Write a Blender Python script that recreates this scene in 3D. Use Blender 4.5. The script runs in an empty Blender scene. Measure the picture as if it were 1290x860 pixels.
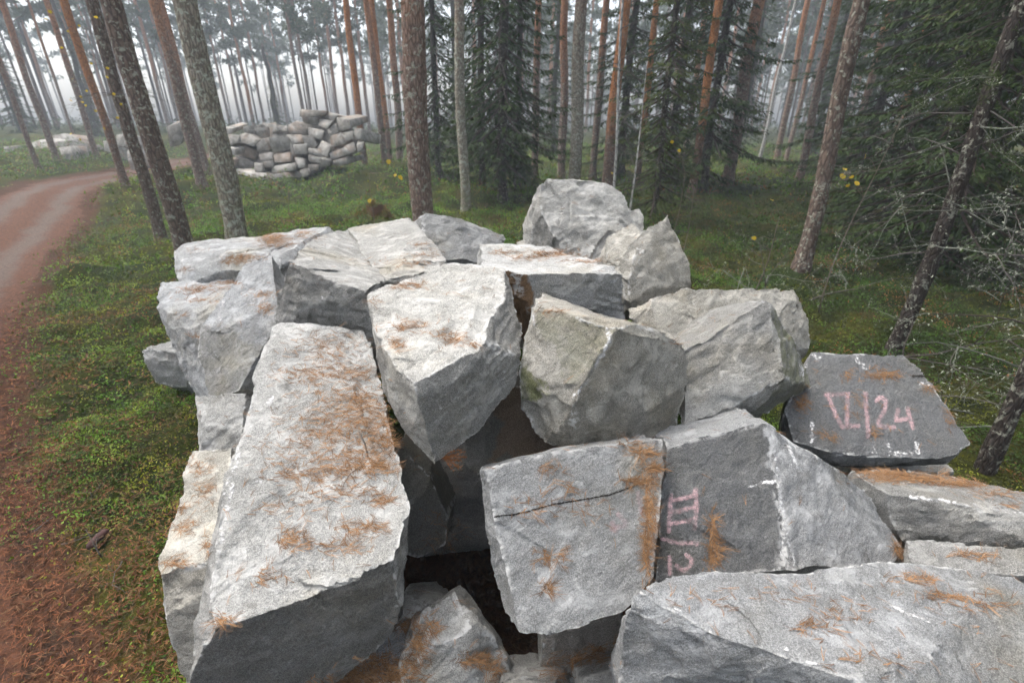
import bpy, bmesh, math, random
import numpy as np
from mathutils import Vector, Matrix
from mathutils.bvhtree import BVHTree

scene = bpy.context.scene
COL = scene.collection
R = math.radians

# ------------------------------------------------------------------ camera, sky, sun, exposure
CAM_H, FPX, CX, CY, PITCH = 2.2, 600.0, 645.0, 430.0, R(24.4)
cam_data = bpy.data.cameras.new('camera')
cam = bpy.data.objects.new('camera', cam_data)
COL.objects.link(cam)
cam.location = (0, 0, CAM_H)
cam.rotation_euler = (R(90) - PITCH, 0, 0)
cam_data.sensor_fit = 'HORIZONTAL'
cam_data.sensor_width = 36.0
cam_data.lens = FPX / 1290.0 * 36.0
cam_data.clip_start = 0.02
cam_data.clip_end = 1000.0
cam_data.dof.use_dof = True
cam_data.dof.focus_distance = 2.0
cam_data.dof.aperture_fstop = 2.4
scene.camera = cam

SUN_EL, SUN_AZ = R(64), R(-60)          # azimuth clockwise from +Y
world = bpy.data.worlds.new('World')
scene.world = world
world.use_nodes = True
wn, wl = world.node_tree.nodes, world.node_tree.links
wn.clear()
w_sky = wn.new('ShaderNodeTexSky')
w_sky.sky_type = 'NISHITA'
w_sky.sun_disc = False
w_sky.sun_elevation = SUN_EL
w_sky.sun_rotation = SUN_AZ
w_sky.dust_density = 6.0
w_sky.air_density = 1.0
w_hsv = wn.new('ShaderNodeHueSaturation')
w_hsv.inputs['Saturation'].default_value = 0.5
w_bg = wn.new('ShaderNodeBackground')
w_bg.inputs['Strength'].default_value = 0.15
w_out = wn.new('ShaderNodeOutputWorld')
wl.new(w_sky.outputs[0], w_hsv.inputs['Color'])
wl.new(w_hsv.outputs[0], w_bg.inputs['Color'])
wl.new(w_bg.outputs[0], w_out.inputs['Surface'])

sun_data = bpy.data.lights.new('sun', 'SUN')
sun_data.energy = 0.75
sun_data.angle = R(50)
sun_data.color = (1.0, 0.97, 0.93)
sun = bpy.data.objects.new('sun', sun_data)
COL.objects.link(sun)
sdir = Vector((math.sin(SUN_AZ) * math.cos(SUN_EL), math.cos(SUN_AZ) * math.cos(SUN_EL), math.sin(SUN_EL)))
sun.rotation_euler = sdir.to_track_quat('Z', 'Y').to_euler()

scene.view_settings.view_transform = 'Standard'
scene.view_settings.look = 'None'
scene.view_settings.exposure = 1.68
scene.view_settings.gamma = 1.0
scene.view_settings.use_curve_mapping = False
scene.render.engine = 'CYCLES'
cy = scene.cycles
cy.use_denoising = True
cy.max_bounces = 4
cy.diffuse_bounces = 2
cy.glossy_bounces = 2
cy.transparent_max_bounces = 8
cy.volume_bounces = 0
cy.use_adaptive_sampling = True
cy.adaptive_threshold = 0.04

# ------------------------------------------------------------------ helpers
rng = np.random.default_rng(7)
rnd = random.Random(11)
CP, SP = math.cos(PITCH), math.sin(PITCH)
CAM = np.array([0.0, 0.0, CAM_H])

def ray(px, py):
    x, v = (px - CX) / FPX, (CY - py) / FPX
    return np.array([x, CP + SP * v, -SP + CP * v])

def at(px, py, Y):
    d = ray(px, py)
    return CAM + d * (Y / d[1])

def on_plane(px, py, n, p0):
    d = ray(px, py)
    return CAM + d * (np.dot(n, p0 - CAM) / np.dot(n, d))

def project(p):
    p = np.asarray(p, float) - CAM
    dep = p[..., 1] * CP - p[..., 2] * SP
    up = p[..., 1] * SP + p[..., 2] * CP
    return CX + FPX * p[..., 0] / dep, CY - FPX * up / dep, dep

def _hash(ix, iy, iz, s):
    h = (ix * np.uint32(374761393) + iy * np.uint32(668265263) + iz * np.uint32(2246822519) + np.uint32(s * 3266489917 & 0xffffffff))
    h ^= h >> np.uint32(15); h *= np.uint32(2246822519); h ^= h >> np.uint32(13); h *= np.uint32(3266489917); h ^= h >> np.uint32(16)
    return h

def pnoise(p, s=0):
    """gradient noise, about -1..1"""
    i = np.floor(p).astype(np.int64)
    f = (p - i).astype(np.float32)
    u = f * f * f * (f * (f * 6 - 15) + 10)
    i = (i & 0xffffffff).astype(np.uint32)
    out = np.zeros(len(p), np.float32)
    with np.errstate(over='ignore'):
        for dx in (0, 1):
            wx = u[:, 0] if dx else 1 - u[:, 0]
            for dy in (0, 1):
                wy = u[:, 1] if dy else 1 - u[:, 1]
                for dz in (0, 1):
                    wz = u[:, 2] if dz else 1 - u[:, 2]
                    h = _hash(i[:, 0] + np.uint32(dx), i[:, 1] + np.uint32(dy), i[:, 2] + np.uint32(dz), s)
                    g = ((h & 1023).astype(np.float32) / 511.5 - 1) * (f[:, 0] - dx) \
                        + (((h >> 10) & 1023).astype(np.float32) / 511.5 - 1) * (f[:, 1] - dy) \
                        + (((h >> 20) & 1023).astype(np.float32) / 511.5 - 1) * (f[:, 2] - dz)
                    out += wx * wy * wz * g
    return out * 1.5

def fbm(p, o=3, s=0):
    out, a = 0, 1.0
    for k in range(o):
        out = out + a * pnoise(p * (2.03 ** k), s + k * 7)
        a *= 0.5
    return out

def sstep(a, b, x):
    t = np.clip((x - a) / (b - a), 0, 1)
    return t * t * (3 - 2 * t)

def mesh_arrays(name, V, F, mat=None, smooth=False, attrs=None, color=None):
    """V (n,3); F: array (m,3|4) or list of such arrays"""
    me = bpy.data.meshes.new(name)
    if not isinstance(F, (list, tuple)):
        F = [F]
    F = [np.asarray(f, np.int32) for f in F if len(f)]
    V = np.asarray(V, np.float32)
    me.vertices.add(len(V))
    me.vertices.foreach_set('co', V.ravel())
    loops = np.concatenate([f.ravel() for f in F])
    sizes = np.concatenate([np.full(len(f), f.shape[1], np.int32) for f in F])
    starts = np.concatenate([[0], np.cumsum(sizes)[:-1]]).astype(np.int32)
    me.loops.add(len(loops))
    me.loops.foreach_set('vertex_index', loops)
    me.polygons.add(len(sizes))
    me.polygons.foreach_set('loop_start', starts)
    me.polygons.foreach_set('loop_total', sizes)
    if smooth:
        me.polygons.foreach_set('use_smooth', np.ones(len(sizes), bool))
    me.update(calc_edges=True)
    me.validate()
    for k, a in (attrs or {}).items():
        at_ = me.attributes.new(k, 'FLOAT', 'POINT')
        at_.data.foreach_set('value', np.asarray(a, np.float32))
    if color is not None:
        c = me.attributes.new('Col', 'FLOAT_COLOR', 'POINT')
        rgba = np.ones((len(V), 4), np.float32)
        rgba[:, :3] = color
        c.data.foreach_set('color', rgba.ravel())
    if mat:
        me.materials.append(mat)
    return me

def link(name, me, parent=None, loc=None, label=None, cat=None, group=None, kind=None):
    o = bpy.data.objects.new(name, me)
    COL.objects.link(o)
    if parent:
        o.parent = parent
    if loc is not None:
        o.location = loc
    if label: o['label'] = label
    if cat: o['category'] = cat
    if group: o['group'] = group
    if kind: o['kind'] = kind
    return o

def tube(pts, radii, sides=6, cap=True, phase=0.0):
    """tube along points -> V, quads, tris"""
    pts = np.asarray(pts, float); radii = np.asarray(radii, float)
    n = len(pts)
    tan = np.gradient(pts, axis=0)
    tan /= np.linalg.norm(tan, axis=1)[:, None] + 1e-9
    ref = np.array([0, 0, 1.0]) if abs(tan[:, 2]).mean() < 0.8 else np.array([0, 1.0, 0])
    s = np.cross(tan, ref); s /= np.linalg.norm(s, axis=1)[:, None] + 1e-9
    t = np.cross(s, tan)
    a = np.linspace(0, 2 * np.pi, sides, endpoint=False) + phase
    V = pts[:, None] + radii[:, None, None] * (np.cos(a)[None, :, None] * s[:, None] + np.sin(a)[None, :, None] * t[:, None])
    V = V.reshape(-1, 3)
    i = np.arange(n - 1)[:, None] * sides; j = np.arange(sides)[None]; k = (j + 1) % sides
    Q = np.stack([i + j, i + k, i + k + sides, i + j + sides], -1).reshape(-1, 4)
    T = np.zeros((0, 3), int)
    if cap:
        V = np.vstack([V, pts[:1], pts[-1:]])
        b, e = n * sides, n * sides + 1
        jj = np.arange(sides); kk = (jj + 1) % sides
        T = np.vstack([np.stack([kk, jj, np.full(sides, b)], -1),
                       np.stack([(n - 1) * sides + jj, (n - 1) * sides + kk, np.full(sides, e)], -1)])
    return V, Q, T

class MB:
    def __init__(s): s.V, s.Q, s.T, s.C, s.n = [], [], [], [], 0
    def add(s, V, Q=None, T=None, col=None):
        V = np.asarray(V, float).reshape(-1, 3)
        if Q is not None and len(Q): s.Q.append(np.asarray(Q) + s.n)
        if T is not None and len(T): s.T.append(np.asarray(T) + s.n)
        c = np.zeros((len(V), 3)); c[:] = (0.5, 0.5, 0.5) if col is None else col
        s.C.append(c); s.V.append(V); s.n += len(V)
    def tube(s, pts, r, sides=5, col=None): s.add(*tube(pts, r, sides), col=col)
    def mesh(s, name, mat, smooth=False):
        F = []
        if s.Q: F.append(np.vstack(s.Q))
        if s.T: F.append(np.vstack(s.T))
        return mesh_arrays(name, np.vstack(s.V), F, mat, smooth, color=np.vstack(s.C))

def blades(P, D, W, L, wd, bend=0.0, tipw=0.0):
    """vectorised pointed leaf: base, two sides at 45%, tip (2 tris as one kinked quad). D dir, W width axis (unit)"""
    n = len(P)
    L = np.broadcast_to(L, (n,))[:, None]; wd = np.broadcast_to(wd, (n,))[:, None]
    mid = P + D * L * 0.45
    tip = P + D * L
    tip[:, 2] -= (L[:, 0] * bend)
    V = np.stack([P, mid + W * wd * 0.5, tip, mid - W * wd * 0.5], 1).reshape(-1, 3)
    F = np.arange(4 * n).reshape(n, 4)
    return V, F

def unit(v): return v / (np.linalg.norm(v, axis=-1, keepdims=True) + 1e-9)

# ------------------------------------------------------------------ materials
class NT:
    def __init__(s, name):
        s.m = bpy.data.materials.new(name); s.m.use_nodes = True
        s.t = s.m.node_tree; s.t.nodes.clear()
        s.out = s.t.nodes.new('ShaderNodeOutputMaterial')
    def n(s, typ, **kw):
        nd = s.t.nodes.new('ShaderNode' + typ)
        for k, v in kw.items():
            setattr(nd, k, v)
        return nd
    def l(s, a, b): s.t.links.new(a, b)
    def val(s, x, sock):
        if hasattr(x, 'is_output') or isinstance(x, bpy.types.NodeSocket): s.l(x, sock)
        else: sock.default_value = x
    def math(s, op, a, b=0.0, clamp=False):
        nd = s.n('Math', operation=op, use_clamp=clamp); s.val(a, nd.inputs[0]); s.val(b, nd.inputs[1]); return nd.outputs[0]
    def mix(s, f, a, b, mode='MIX'):
        nd = s.n('Mix', data_type='RGBA', blend_type=mode)
        s.val(f, nd.inputs[0])
        for x, k in ((a, 6), (b, 7)):
            if isinstance(x, tuple): nd.inputs[k].default_value = (*x, 1)
            else: s.l(x, nd.inputs[k])
        return nd.outputs[2]
    def noise(s, vec, scale, detail=2, rough=0.5, dist=0.0):
        nd = s.n('TexNoise'); s.l(vec, nd.inputs['Vector'])
        nd.inputs['Scale'].default_value = scale; nd.inputs['Detail'].default_value = detail
        nd.inputs['Roughness'].default_value = rough; nd.inputs['Distortion'].default_value = dist
        return nd.outputs[0]
    def ramp(s, x, a, b):
        nd = s.n('MapRange', interpolation_type='SMOOTHSTEP'); s.l(x, nd.inputs[0])
        nd.inputs[1].default_value = a; nd.inputs[2].default_value = b
        return nd.outputs[0]
    def attr(s, name, out='Fac'):
        nd = s.n('Attribute', attribute_name=name); return nd.outputs[out]
    def coords(s, rand=True):
        tc = s.n('TexCoord').outputs['Object']
        if not rand: return tc
        r = s.n('ObjectInfo').outputs['Random']
        c = s.n('CombineXYZ'); m = s.math('MULTIPLY', r, 57.0)
        for k in range(3): s.l(m, c.inputs[k])
        v = s.n('VectorMath', operation='ADD'); s.l(tc, v.inputs[0]); s.l(c.outputs[0], v.inputs[1])
        return v.outputs[0]
    def scalev(s, v, sc):
        nd = s.n('VectorMath', operation='MULTIPLY'); s.l(v, nd.inputs[0]); nd.inputs[1].default_value = sc; return nd.outputs[0]
    def bump(s, h, strength, dist, prev=None):
        nd = s.n('Bump'); nd.inputs['Strength'].default_value = strength; nd.inputs['Distance'].default_value = dist
        s.l(h, nd.inputs['Height'])
        if prev is not None: s.l(prev, nd.inputs['Normal'])
        return nd.outputs[0]
    def finish(s, color, rough=0.9, normal=None, spec=0.2, sheen=0.0, trans=0.0):
        b = s.n('BsdfPrincipled')
        if isinstance(color, tuple): b.inputs['Base Color'].default_value = (*color, 1)
        else: s.l(color, b.inputs['Base Color'])
        s.val(rough, b.inputs['Roughness'])
        b.inputs['Specular IOR Level'].default_value = spec
        if normal is not None: s.l(normal, b.inputs['Normal'])
        if trans:
            t = s.n('BsdfTranslucent'); mx = s.n('MixShader'); mx.inputs[0].default_value = trans
            if isinstance(color, tuple): t.inputs[0].default_value = (*color, 1)
            else: s.l(color, t.inputs[0])
            s.l(b.outputs[0], mx.inputs[1]); s.l(t.outputs[0], mx.inputs[2]); s.l(mx.outputs[0], s.out.inputs[0])
        else:
            s.l(b.outputs[0], s.out.inputs[0])
        return s.m

def make_granite():
    s = NT('granite')
    v = s.coords()
    tint, edge, algae, brown = (s.attr(k) for k in ('tint', 'edge', 'algae', 'brown'))
    g1 = s.noise(v, 260, 3, 0.7)
    g2 = s.noise(v, 120, 4, 0.7)
    big = s.noise(v, 2.2, 5, 0.6, 0.4)
    med = s.noise(v, 13, 5, 0.65, 0.3)
    grain = s.ramp(g1, 0.40, 0.62)
    base = s.mix(grain, (0.33, 0.327, 0.31), (0.645, 0.635, 0.60))
    base = s.mix(s.math('SUBTRACT', 0.60, s.math('MULTIPLY', s.ramp(g2, 0.34, 0.46), 0.60)), base, (0.20, 0.20, 0.20))          # dark mica grains
    base = s.mix(s.math('MULTIPLY', s.ramp(g2, 0.58, 0.74), 0.40), base, (0.66, 0.65, 0.63))
    # tint: weathered (0) .. fresh stone (1), painting lit tops, shaded fronts and gap stones too
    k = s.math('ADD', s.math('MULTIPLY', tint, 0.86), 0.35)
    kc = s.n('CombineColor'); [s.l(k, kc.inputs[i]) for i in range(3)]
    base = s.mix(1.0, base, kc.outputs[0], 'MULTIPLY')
    # weather stains
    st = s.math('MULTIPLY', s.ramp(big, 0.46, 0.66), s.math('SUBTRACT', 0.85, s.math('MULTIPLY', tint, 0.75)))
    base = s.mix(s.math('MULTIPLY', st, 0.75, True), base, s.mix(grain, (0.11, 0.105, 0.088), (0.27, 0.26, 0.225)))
    crust = s.noise(s.scalev(v, (1.0, 1.35, 1.7)), 5.5, 9, 0.72, 0.7)
    base = s.mix(s.math('MULTIPLY', s.ramp(crust, 0.50, 0.60), s.math('MULTIPLY', tint, 0.75)), base, (0.74, 0.73, 0.70))
    base = s.mix(s.math('MULTIPLY', s.math('SUBTRACT', 1.0, s.ramp(crust, 0.36, 0.45)), 0.55), base, s.mix(grain, (0.17, 0.165, 0.15), (0.32, 0.31, 0.28)))
    rnd_ = s.n('ObjectInfo').outputs['Random']
    base = s.mix(1.0, base, s.mix(rnd_, (1.08, 1.05, 0.97), (0.86, 0.90, 0.96)), 'MULTIPLY')
    st2 = s.math('MULTIPLY', s.ramp(med, 0.52, 0.70), 0.30)
    base = s.mix(st2, base, s.mix(grain, (0.12, 0.12, 0.115), (0.30, 0.29, 0.27)))
    warm = s.ramp(s.noise(v, 1.7, 4, 0.6), 0.50, 0.75)
    base = s.mix(s.math('MULTIPLY', warm, 0.6), base, s.mix(1.0, base, (1.0, 0.90, 0.70), 'MULTIPLY'))
    # algae and iron colour where painted on
    base = s.mix(s.math('MULTIPLY', algae, s.ramp(med, 0.30, 0.58), True), base, s.mix(grain, (0.10, 0.115, 0.03), (0.24, 0.26, 0.09)))
    base = s.mix(s.math('MULTIPLY', brown, s.ramp(med, 0.1, 0.38), True), base, s.mix(grain, (0.16, 0.10, 0.055), (0.32, 0.21, 0.125)))
    # pale lichen crust: spots everywhere, more along the chipped arrises
    li = s.noise(v, 30, 4, 0.6, 0.6)
    patch = s.noise(v, 4.5, 2, 0.5)
    spots = s.math('MULTIPLY', s.math('MULTIPLY', s.ramp(li, 0.66, 0.71), s.ramp(patch, 0.50, 0.66)), s.ramp(tint, 0.15, 0.5))
    ed = s.math('MULTIPLY', s.ramp(edge, 0.35, 0.9), s.math('MULTIPLY', s.ramp(li, 0.42, 0.56), s.ramp(patch, 0.38, 0.54)))
    wh = s.math('MAXIMUM', s.math('MULTIPLY', spots, 0.8), s.math('MULTIPLY', ed, 0.85))
    base = s.mix(wh, base, (0.72, 0.72, 0.70))
    bmp = s.bump(g2, 0.7, 0.006)
    bmp = s.bump(s.noise(v, 34, 6, 0.75, 0.4), 0.9, 0.030, bmp)
    sw = s.n('VectorRotate', rotation_type='EULER_XYZ'); s.l(v, sw.inputs['Vector']); sw.inputs['Rotation'].default_value = (0.5, 0.7, 0.3)
    bmp = s.bump(s.noise(s.scalev(sw.outputs[0], (1.0, 1.0, 3.2)), 9, 6, 0.7, 0.5), 0.7, 0.025, bmp)
    return s.finish(base, 0.88, bmp, 0.25)

def make_far_granite():
    s = NT('far_granite')
    v = s.coords()
    base = s.mix(s.ramp(s.noise(v, 3.0, 6, 0.7), 0.35, 0.65), (0.15, 0.14, 0.125), (0.34, 0.33, 0.30))
    base = s.mix(s.math('MULTIPLY', s.ramp(s.noise(v, 1.1, 3), 0.52, 0.66), 0.5), base, (0.30, 0.21, 0.15))
    base = s.mix(s.math('MULTIPLY', s.ramp(s.noise(v, 9, 3), 0.62, 0.70), 0.6), base, (0.46, 0.45, 0.43))
    base = s.mix(1.0, base, s.mix(s.n('ObjectInfo').outputs['Random'], (0.85, 0.84, 0.82), (1.3, 1.3, 1.3)), 'MULTIPLY')
    return s.finish(base, 0.9, s.bump(s.noise(v, 18, 5, 0.7), 0.6, 0.03))

def make_bark(name, low1, low2, high1, high2, z0, z1, lichen, sc=1.0, moss=0.0):
    s = NT(name)
    v = s.coords()
    raw = s.n('TexCoord').outputs['Object']
    vs = s.scalev(v, (1.0, 1.0, 0.30))
    vo = s.n('TexVoronoi', feature='DISTANCE_TO_EDGE'); s.l(vs, vo.inputs['Vector']); vo.inputs['Scale'].default_value = 26 * sc
    plate = s.ramp(vo.outputs['Distance'], 0.02, 0.22)
    n1 = s.noise(vs, 40 * sc, 5, 0.65, 0.5)
    n2 = s.noise(v, 5, 4, 0.6)
    sep = s.n('SeparateXYZ'); s.l(raw, sep.inputs[0])
    hz = s.math('ADD', sep.outputs[2], s.math('MULTIPLY', s.math('SUBTRACT', n2, 0.5), 3.0))
    up = s.ramp(hz, z0, z1)
    low = s.mix(n1, low1, low2)
    high = s.mix(s.ramp(n1, 0.3, 0.7), high1, high2)
    c = s.mix(up, low, high)
    c = s.mix(plate, s.mix(0.5, c, (0.02, 0.016, 0.013)), c)
    lf = s.math('MULTIPLY', s.ramp(s.noise(v, 14, 5, 0.7, 0.5), 0.50 if lichen > 0.9 else 0.54, 0.60 if lichen > 0.9 else 0.62), s.math('SUBTRACT', 1.0, s.math('MULTIPLY', up, 0.8)))
    c = s.mix(s.math('MULTIPLY', lf, lichen, True), c, (0.46, 0.47, 0.38))
    if moss:
        mz = s.math('SUBTRACT', 1.0, s.ramp(hz, 0.2, 1.8))
        c = s.mix(s.math('MULTIPLY', s.math('MULTIPLY', mz, s.ramp(n2, 0.45, 0.6)), moss), c, (0.13, 0.14, 0.05))
    h = s.math('ADD', s.math('MULTIPLY', plate, 0.6), s.math('MULTIPLY', n1, 0.5))
    return s.finish(c, 0.92, s.bump(h, 0.9, 0.02), 0.15)

def make_colored(name, rough=0.8, trans=0.0, var=0.3, spec=0.2):
    s = NT(name)
    c = s.attr('Col', 'Color')
    v = s.coords()
    n = s.noise(v, 30, 3)
    c = s.mix(var, c, s.mix(1.0, c, s.mix(n, (0.55, 0.55, 0.55), (1.35, 1.35, 1.35)), 'MULTIPLY'))
    return s.finish(c, rough, None, spec, trans=trans)

def make_ground():
    s = NT('forest_floor')
    v = s.coords(False)
    litter = s.attr('litter')
    n1 = s.noise(v, 0.55, 4, 0.6, 0.3)
    n2 = s.noise(v, 3.0, 5, 0.65)
    n3 = s.noise(v, 26, 4, 0.7)
    n4 = s.noise(v, 95, 3, 0.7)
    moss = s.mix(s.ramp(n1, 0.38, 0.62), (0.026, 0.046, 0.008), (0.080, 0.078, 0.011))
    moss = s.mix(s.ramp(n2, 0.40, 0.66), moss, (0.024, 0.032, 0.008))
    moss = s.mix(s.math('MULTIPLY', s.ramp(s.noise(v, 1.3, 4, 0.65), 0.55, 0.72), 0.7), moss, (0.105, 0.062, 0.026))
    moss = s.mix(s.ramp(n3, 0.35, 0.7), s.mix(0.65, moss, (0.012, 0.014, 0.005)), moss)
    lit = s.mix(s.ramp(n3, 0.3, 0.7), (0.030, 0.016, 0.010), (0.100, 0.046, 0.024))
    lit = s.mix(s.ramp(n4, 0.55, 0.75), lit, (0.15, 0.075, 0.036))
    lit = s.mix(s.math('MULTIPLY', s.ramp(n2, 0.5, 0.65), 0.6), lit, (0.035, 0.025, 0.018))
    f = s.ramp(s.math('ADD', litter, s.math('MULTIPLY', s.math('SUBTRACT', n2, 0.5), 0.9)), 0.30, 0.62)
    c = s.mix(f, moss, lit)
    b = s.bump(n4, 0.8, 0.012, s.bump(n3, 1.0, 0.04))
    return s.finish(c, 0.95, b, 0.1)

def make_road():
    s = NT('sandy_road')
    v = s.coords(False)
    u = s.attr('across')
    n2 = s.noise(v, 2.0, 5, 0.65, 0.3)
    n3 = s.noise(v, 22, 4, 0.7)
    n4 = s.noise(v, 90, 3, 0.7)
    litc = s.mix(s.ramp(n3, 0.3, 0.7), (0.042, 0.021, 0.013), (0.125, 0.056, 0.032))
    sand = s.mix(s.ramp(n3, 0.3, 0.7), (0.058, 0.043, 0.035), (0.125, 0.090, 0.072))
    sand = s.mix(s.ramp(n4, 0.60, 0.72), sand, (0.21, 0.17, 0.145))
    # two worn wheel tracks
    d = s.math('ABSOLUTE', s.math('SUBTRACT', s.math('ABSOLUTE', u), 0.42))
    d = s.math('ADD', d, s.math('MULTIPLY', s.math('SUBTRACT', n2, 0.5), 0.55))
    tr = s.math('SUBTRACT', 1.0, s.ramp(d, 0.05, 0.28))
    c = s.mix(tr, litc, sand)
    return s.finish(c, 0.9, s.bump(n4, 0.7, 0.01, s.bump(n3, 0.8, 0.03)), 0.15)

def make_paint(name, col, thr0, thr1, alpha):
    s = NT(name)
    v = s.coords()
    n = s.noise(v, 60, 5, 0.75); m = s.noise(v, 9, 3)
    a = s.math('MULTIPLY', s.ramp(s.math('ADD', s.math('MULTIPLY', n, 0.65), s.math('MULTIPLY', m, 0.35)), thr0, thr1), alpha)
    a = s.math('MULTIPLY', a, s.attr('fade'))
    b = s.n('BsdfPrincipled'); b.inputs['Base Color'].default_value = (*col, 1); b.inputs['Roughness'].default_value = 0.9
    t = s.n('BsdfTransparent'); mx = s.n('MixShader')
    s.l(a, mx.inputs[0]); s.l(t.outputs[0], mx.inputs[1]); s.l(b.outputs[0], mx.inputs[2]); s.l(mx.outputs[0], s.out.inputs[0])
    return s.m

M = {}
M['granite'] = make_granite()
M['far_granite'] = make_far_granite()
M['pine'] = make_bark('pine_bark', (0.17, 0.115, 0.09), (0.36, 0.26, 0.21), (0.40, 0.18, 0.095), (0.50, 0.25, 0.13), 2.6, 5.5, 0.75)
M['pine_orange'] = make_bark('orange_pine_bark', (0.17, 0.11, 0.08), (0.32, 0.20, 0.15), (0.44, 0.17, 0.06), (0.58, 0.26, 0.10), 1.0, 3.2, 0.6)
M['pine_lichen'] = make_bark('lichened_pine_bark', (0.22, 0.19, 0.15), (0.44, 0.39, 0.31), (0.24, 0.15, 0.11), (0.32, 0.20, 0.14), 3.0, 6.5, 1.0, moss=0.6)
M['pine_dark'] = make_bark('rough_pine_bark', (0.10, 0.072, 0.058), (0.27, 0.20, 0.16), (0.22, 0.12, 0.08), (0.30, 0.17, 0.11), 4.0, 8.0, 0.7, 0.8)
M['spruce_bark'] = make_bark('spruce_bark', (0.035, 0.028, 0.024), (0.085, 0.070, 0.060), (0.04, 0.032, 0.027), (0.09, 0.075, 0.064), 3.0, 6.0, 0.55, 1.5)
M['birch_bark'] = make_bark('birch_bark', (0.30, 0.29, 0.27), (0.55, 0.54, 0.51), (0.45, 0.44, 0.42), (0.62, 0.61, 0.58), 0.5, 2.0, 0.3)
M['foliage'] = make_colored('needle_foliage', 0.75, 0.25)
M['plants'] = make_colored('ground_plants', 0.6, 0.25, spec=0.3)
M['litter'] = make_colored('needle_litter', 0.75, 0.0)
M['twig'] = make_colored('twig_wood', 0.85, 0.0, 0.6)
M['leaf'] = make_colored('autumn_leaf', 0.5, 0.35)
M['moss'] = make_colored('moss_and_wood', 0.95, 0.0, 0.6)
M['ground'] = make_ground()
M['road'] = make_road()
M['pink'] = make_paint('faded_pink_paint', (0.54, 0.37, 0.38), 0.30, 0.62, 0.62)
M['white'] = make_paint('white_crust', (0.70, 0.70, 0.69), 0.46, 0.60, 0.8)

# ------------------------------------------------------------------ ground and road
def road_edge(y):
    return -1.64 - 0.8 * np.minimum(y, 8.2) + 1.0 * np.exp(-(y / 2.3) ** 2) - 0.66 * np.clip(y - 8.2, 0, 9.3) - 0.10 * np.maximum(y - 17.5, 0)
def road_s(x, y):
    """metres to the left of the road's near edge line"""
    xe = road_edge(y)
    return (xe - x) / 1.33
ROAD_W = 2.2

def gh(x, y):
    x = np.asarray(x, float); y = np.asarray(y, float)
    sh = x.shape
    x1, y1 = x.ravel(), y.ravel()
    p = np.stack([x1, y1, np.zeros_like(x1)], -1)
    s = road_s(x1, y1)
    onroad = sstep(-0.5, 0.25, s) * (1 - sstep(ROAD_W - 0.2, ROAD_W + 0.9, s))
    r = np.hypot(x1, y1)
    hum = 0.10 * fbm(p * 0.9, 2, 3) + 0.05 * fbm(p * 3.1, 2, 5)
    near = sstep(1.0, 4.0, r)
    z = hum * (1 - onroad * 0.92) * (0.35 + 0.65 * near)
    z += 0.028 * np.maximum(0, r - 14) * (1 - 0.5 * sstep(50, 120, r))
    z += 0.38 * sstep(ROAD_W, ROAD_W + 4.0, s)
    z += 0.35 * sstep(4, 11, r) * fbm(p * 0.16, 2, 9) * (1 - onroad * 0.6)
    z -= 0.03 * onroad
    z -= 0.8 * (1 - sstep(0.55, 1.0, np.sqrt((x1 - 0.15) ** 2 / 1.0 + (y1 - 1.9) ** 2 / 0.9)))
    z += 0.6 * np.exp(-((x1 + 4.9) ** 2 / 4.0 + (y1 - 20.3) ** 2 / 5.0))
    z += 0.36 * sstep(5, 9, r) * np.abs(fbm(p * 0.6, 2, 15)) * (1 - onroad)
    return z.reshape(sh)

def build_ground():
    n = 380
    u = np.linspace(-1, 1, n)
    ax = np.sinh(u * 6.2) / math.sinh(6.2) * 135
    X, Yg = np.meshgrid(ax, ax + 0.0)
    Yg = Yg + 3.0
    Z = gh(X, Yg)
    V = np.stack([X, Yg, Z], -1).reshape(-1, 3)
    i = np.arange(n - 1)[:, None] * n; j = np.arange(n - 1)[None]
    Q = np.stack([i + j, i + j + 1, i + j + 1 + n, i + j + n], -1).reshape(-1, 4)
    s = road_s(V[:, 0], V[:, 1])
    lit = sstep(-0.6, 0.3, s) * (1 - sstep(ROAD_W - 0.2, ROAD_W + 0.5, s))
    # needles gather in the gaps of the pile
    inpile = ((V[:, 0] - 0.2) ** 2 / 1.1 ** 2 + (V[:, 1] - 2.0) ** 2 / 1.6 ** 2) < 1
    lit = np.maximum(lit, inpile * 0.9)
    me = mesh_arrays('ground', V, Q, M['ground'], True, {'litter': lit})
    link('ground', me, kind='structure')
    # road strip laid over the ground
    ys = np.concatenate([np.linspace(-6, 30, 240), np.linspace(30.4, 95, 90)])
    us = np.linspace(-1, 1, 15)
    U, Y2 = np.meshgrid(us, ys)
    S = (U * 0.5 + 0.5) * ROAD_W + 0.02 + 0.12 * pnoise(np.stack([Y2.ravel(), U.ravel() * 0.6, Y2.ravel() * 0], -1) * 1.3, 4).reshape(U.shape)
    xe = road_edge(Y2)
    X2 = xe - S * 1.33
    Z2 = gh(X2, Y2) + 0.022 - 0.022 * np.abs(U) ** 4 * 1.6 - 0.012 * np.exp(-((np.abs(U) - 0.42) / 0.16) ** 2)
    V2 = np.stack([X2, Y2, Z2], -1).reshape(-1, 3)
    m = len(us)
    i = np.arange(len(ys) - 1)[:, None] * m; j = np.arange(m - 1)[None]
    Q2 = np.stack([i + j + 1, i + j, i + j + m, i + j + 1 + m], -1).reshape(-1, 4)
    link('road', mesh_arrays('road', V2, Q2, M['road'], True, {'across': U.ravel()}), kind='structure')
build_ground()

# ------------------------------------------------------------------ rocks
ROCKS = []          # (object, world-space BVH)

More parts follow.
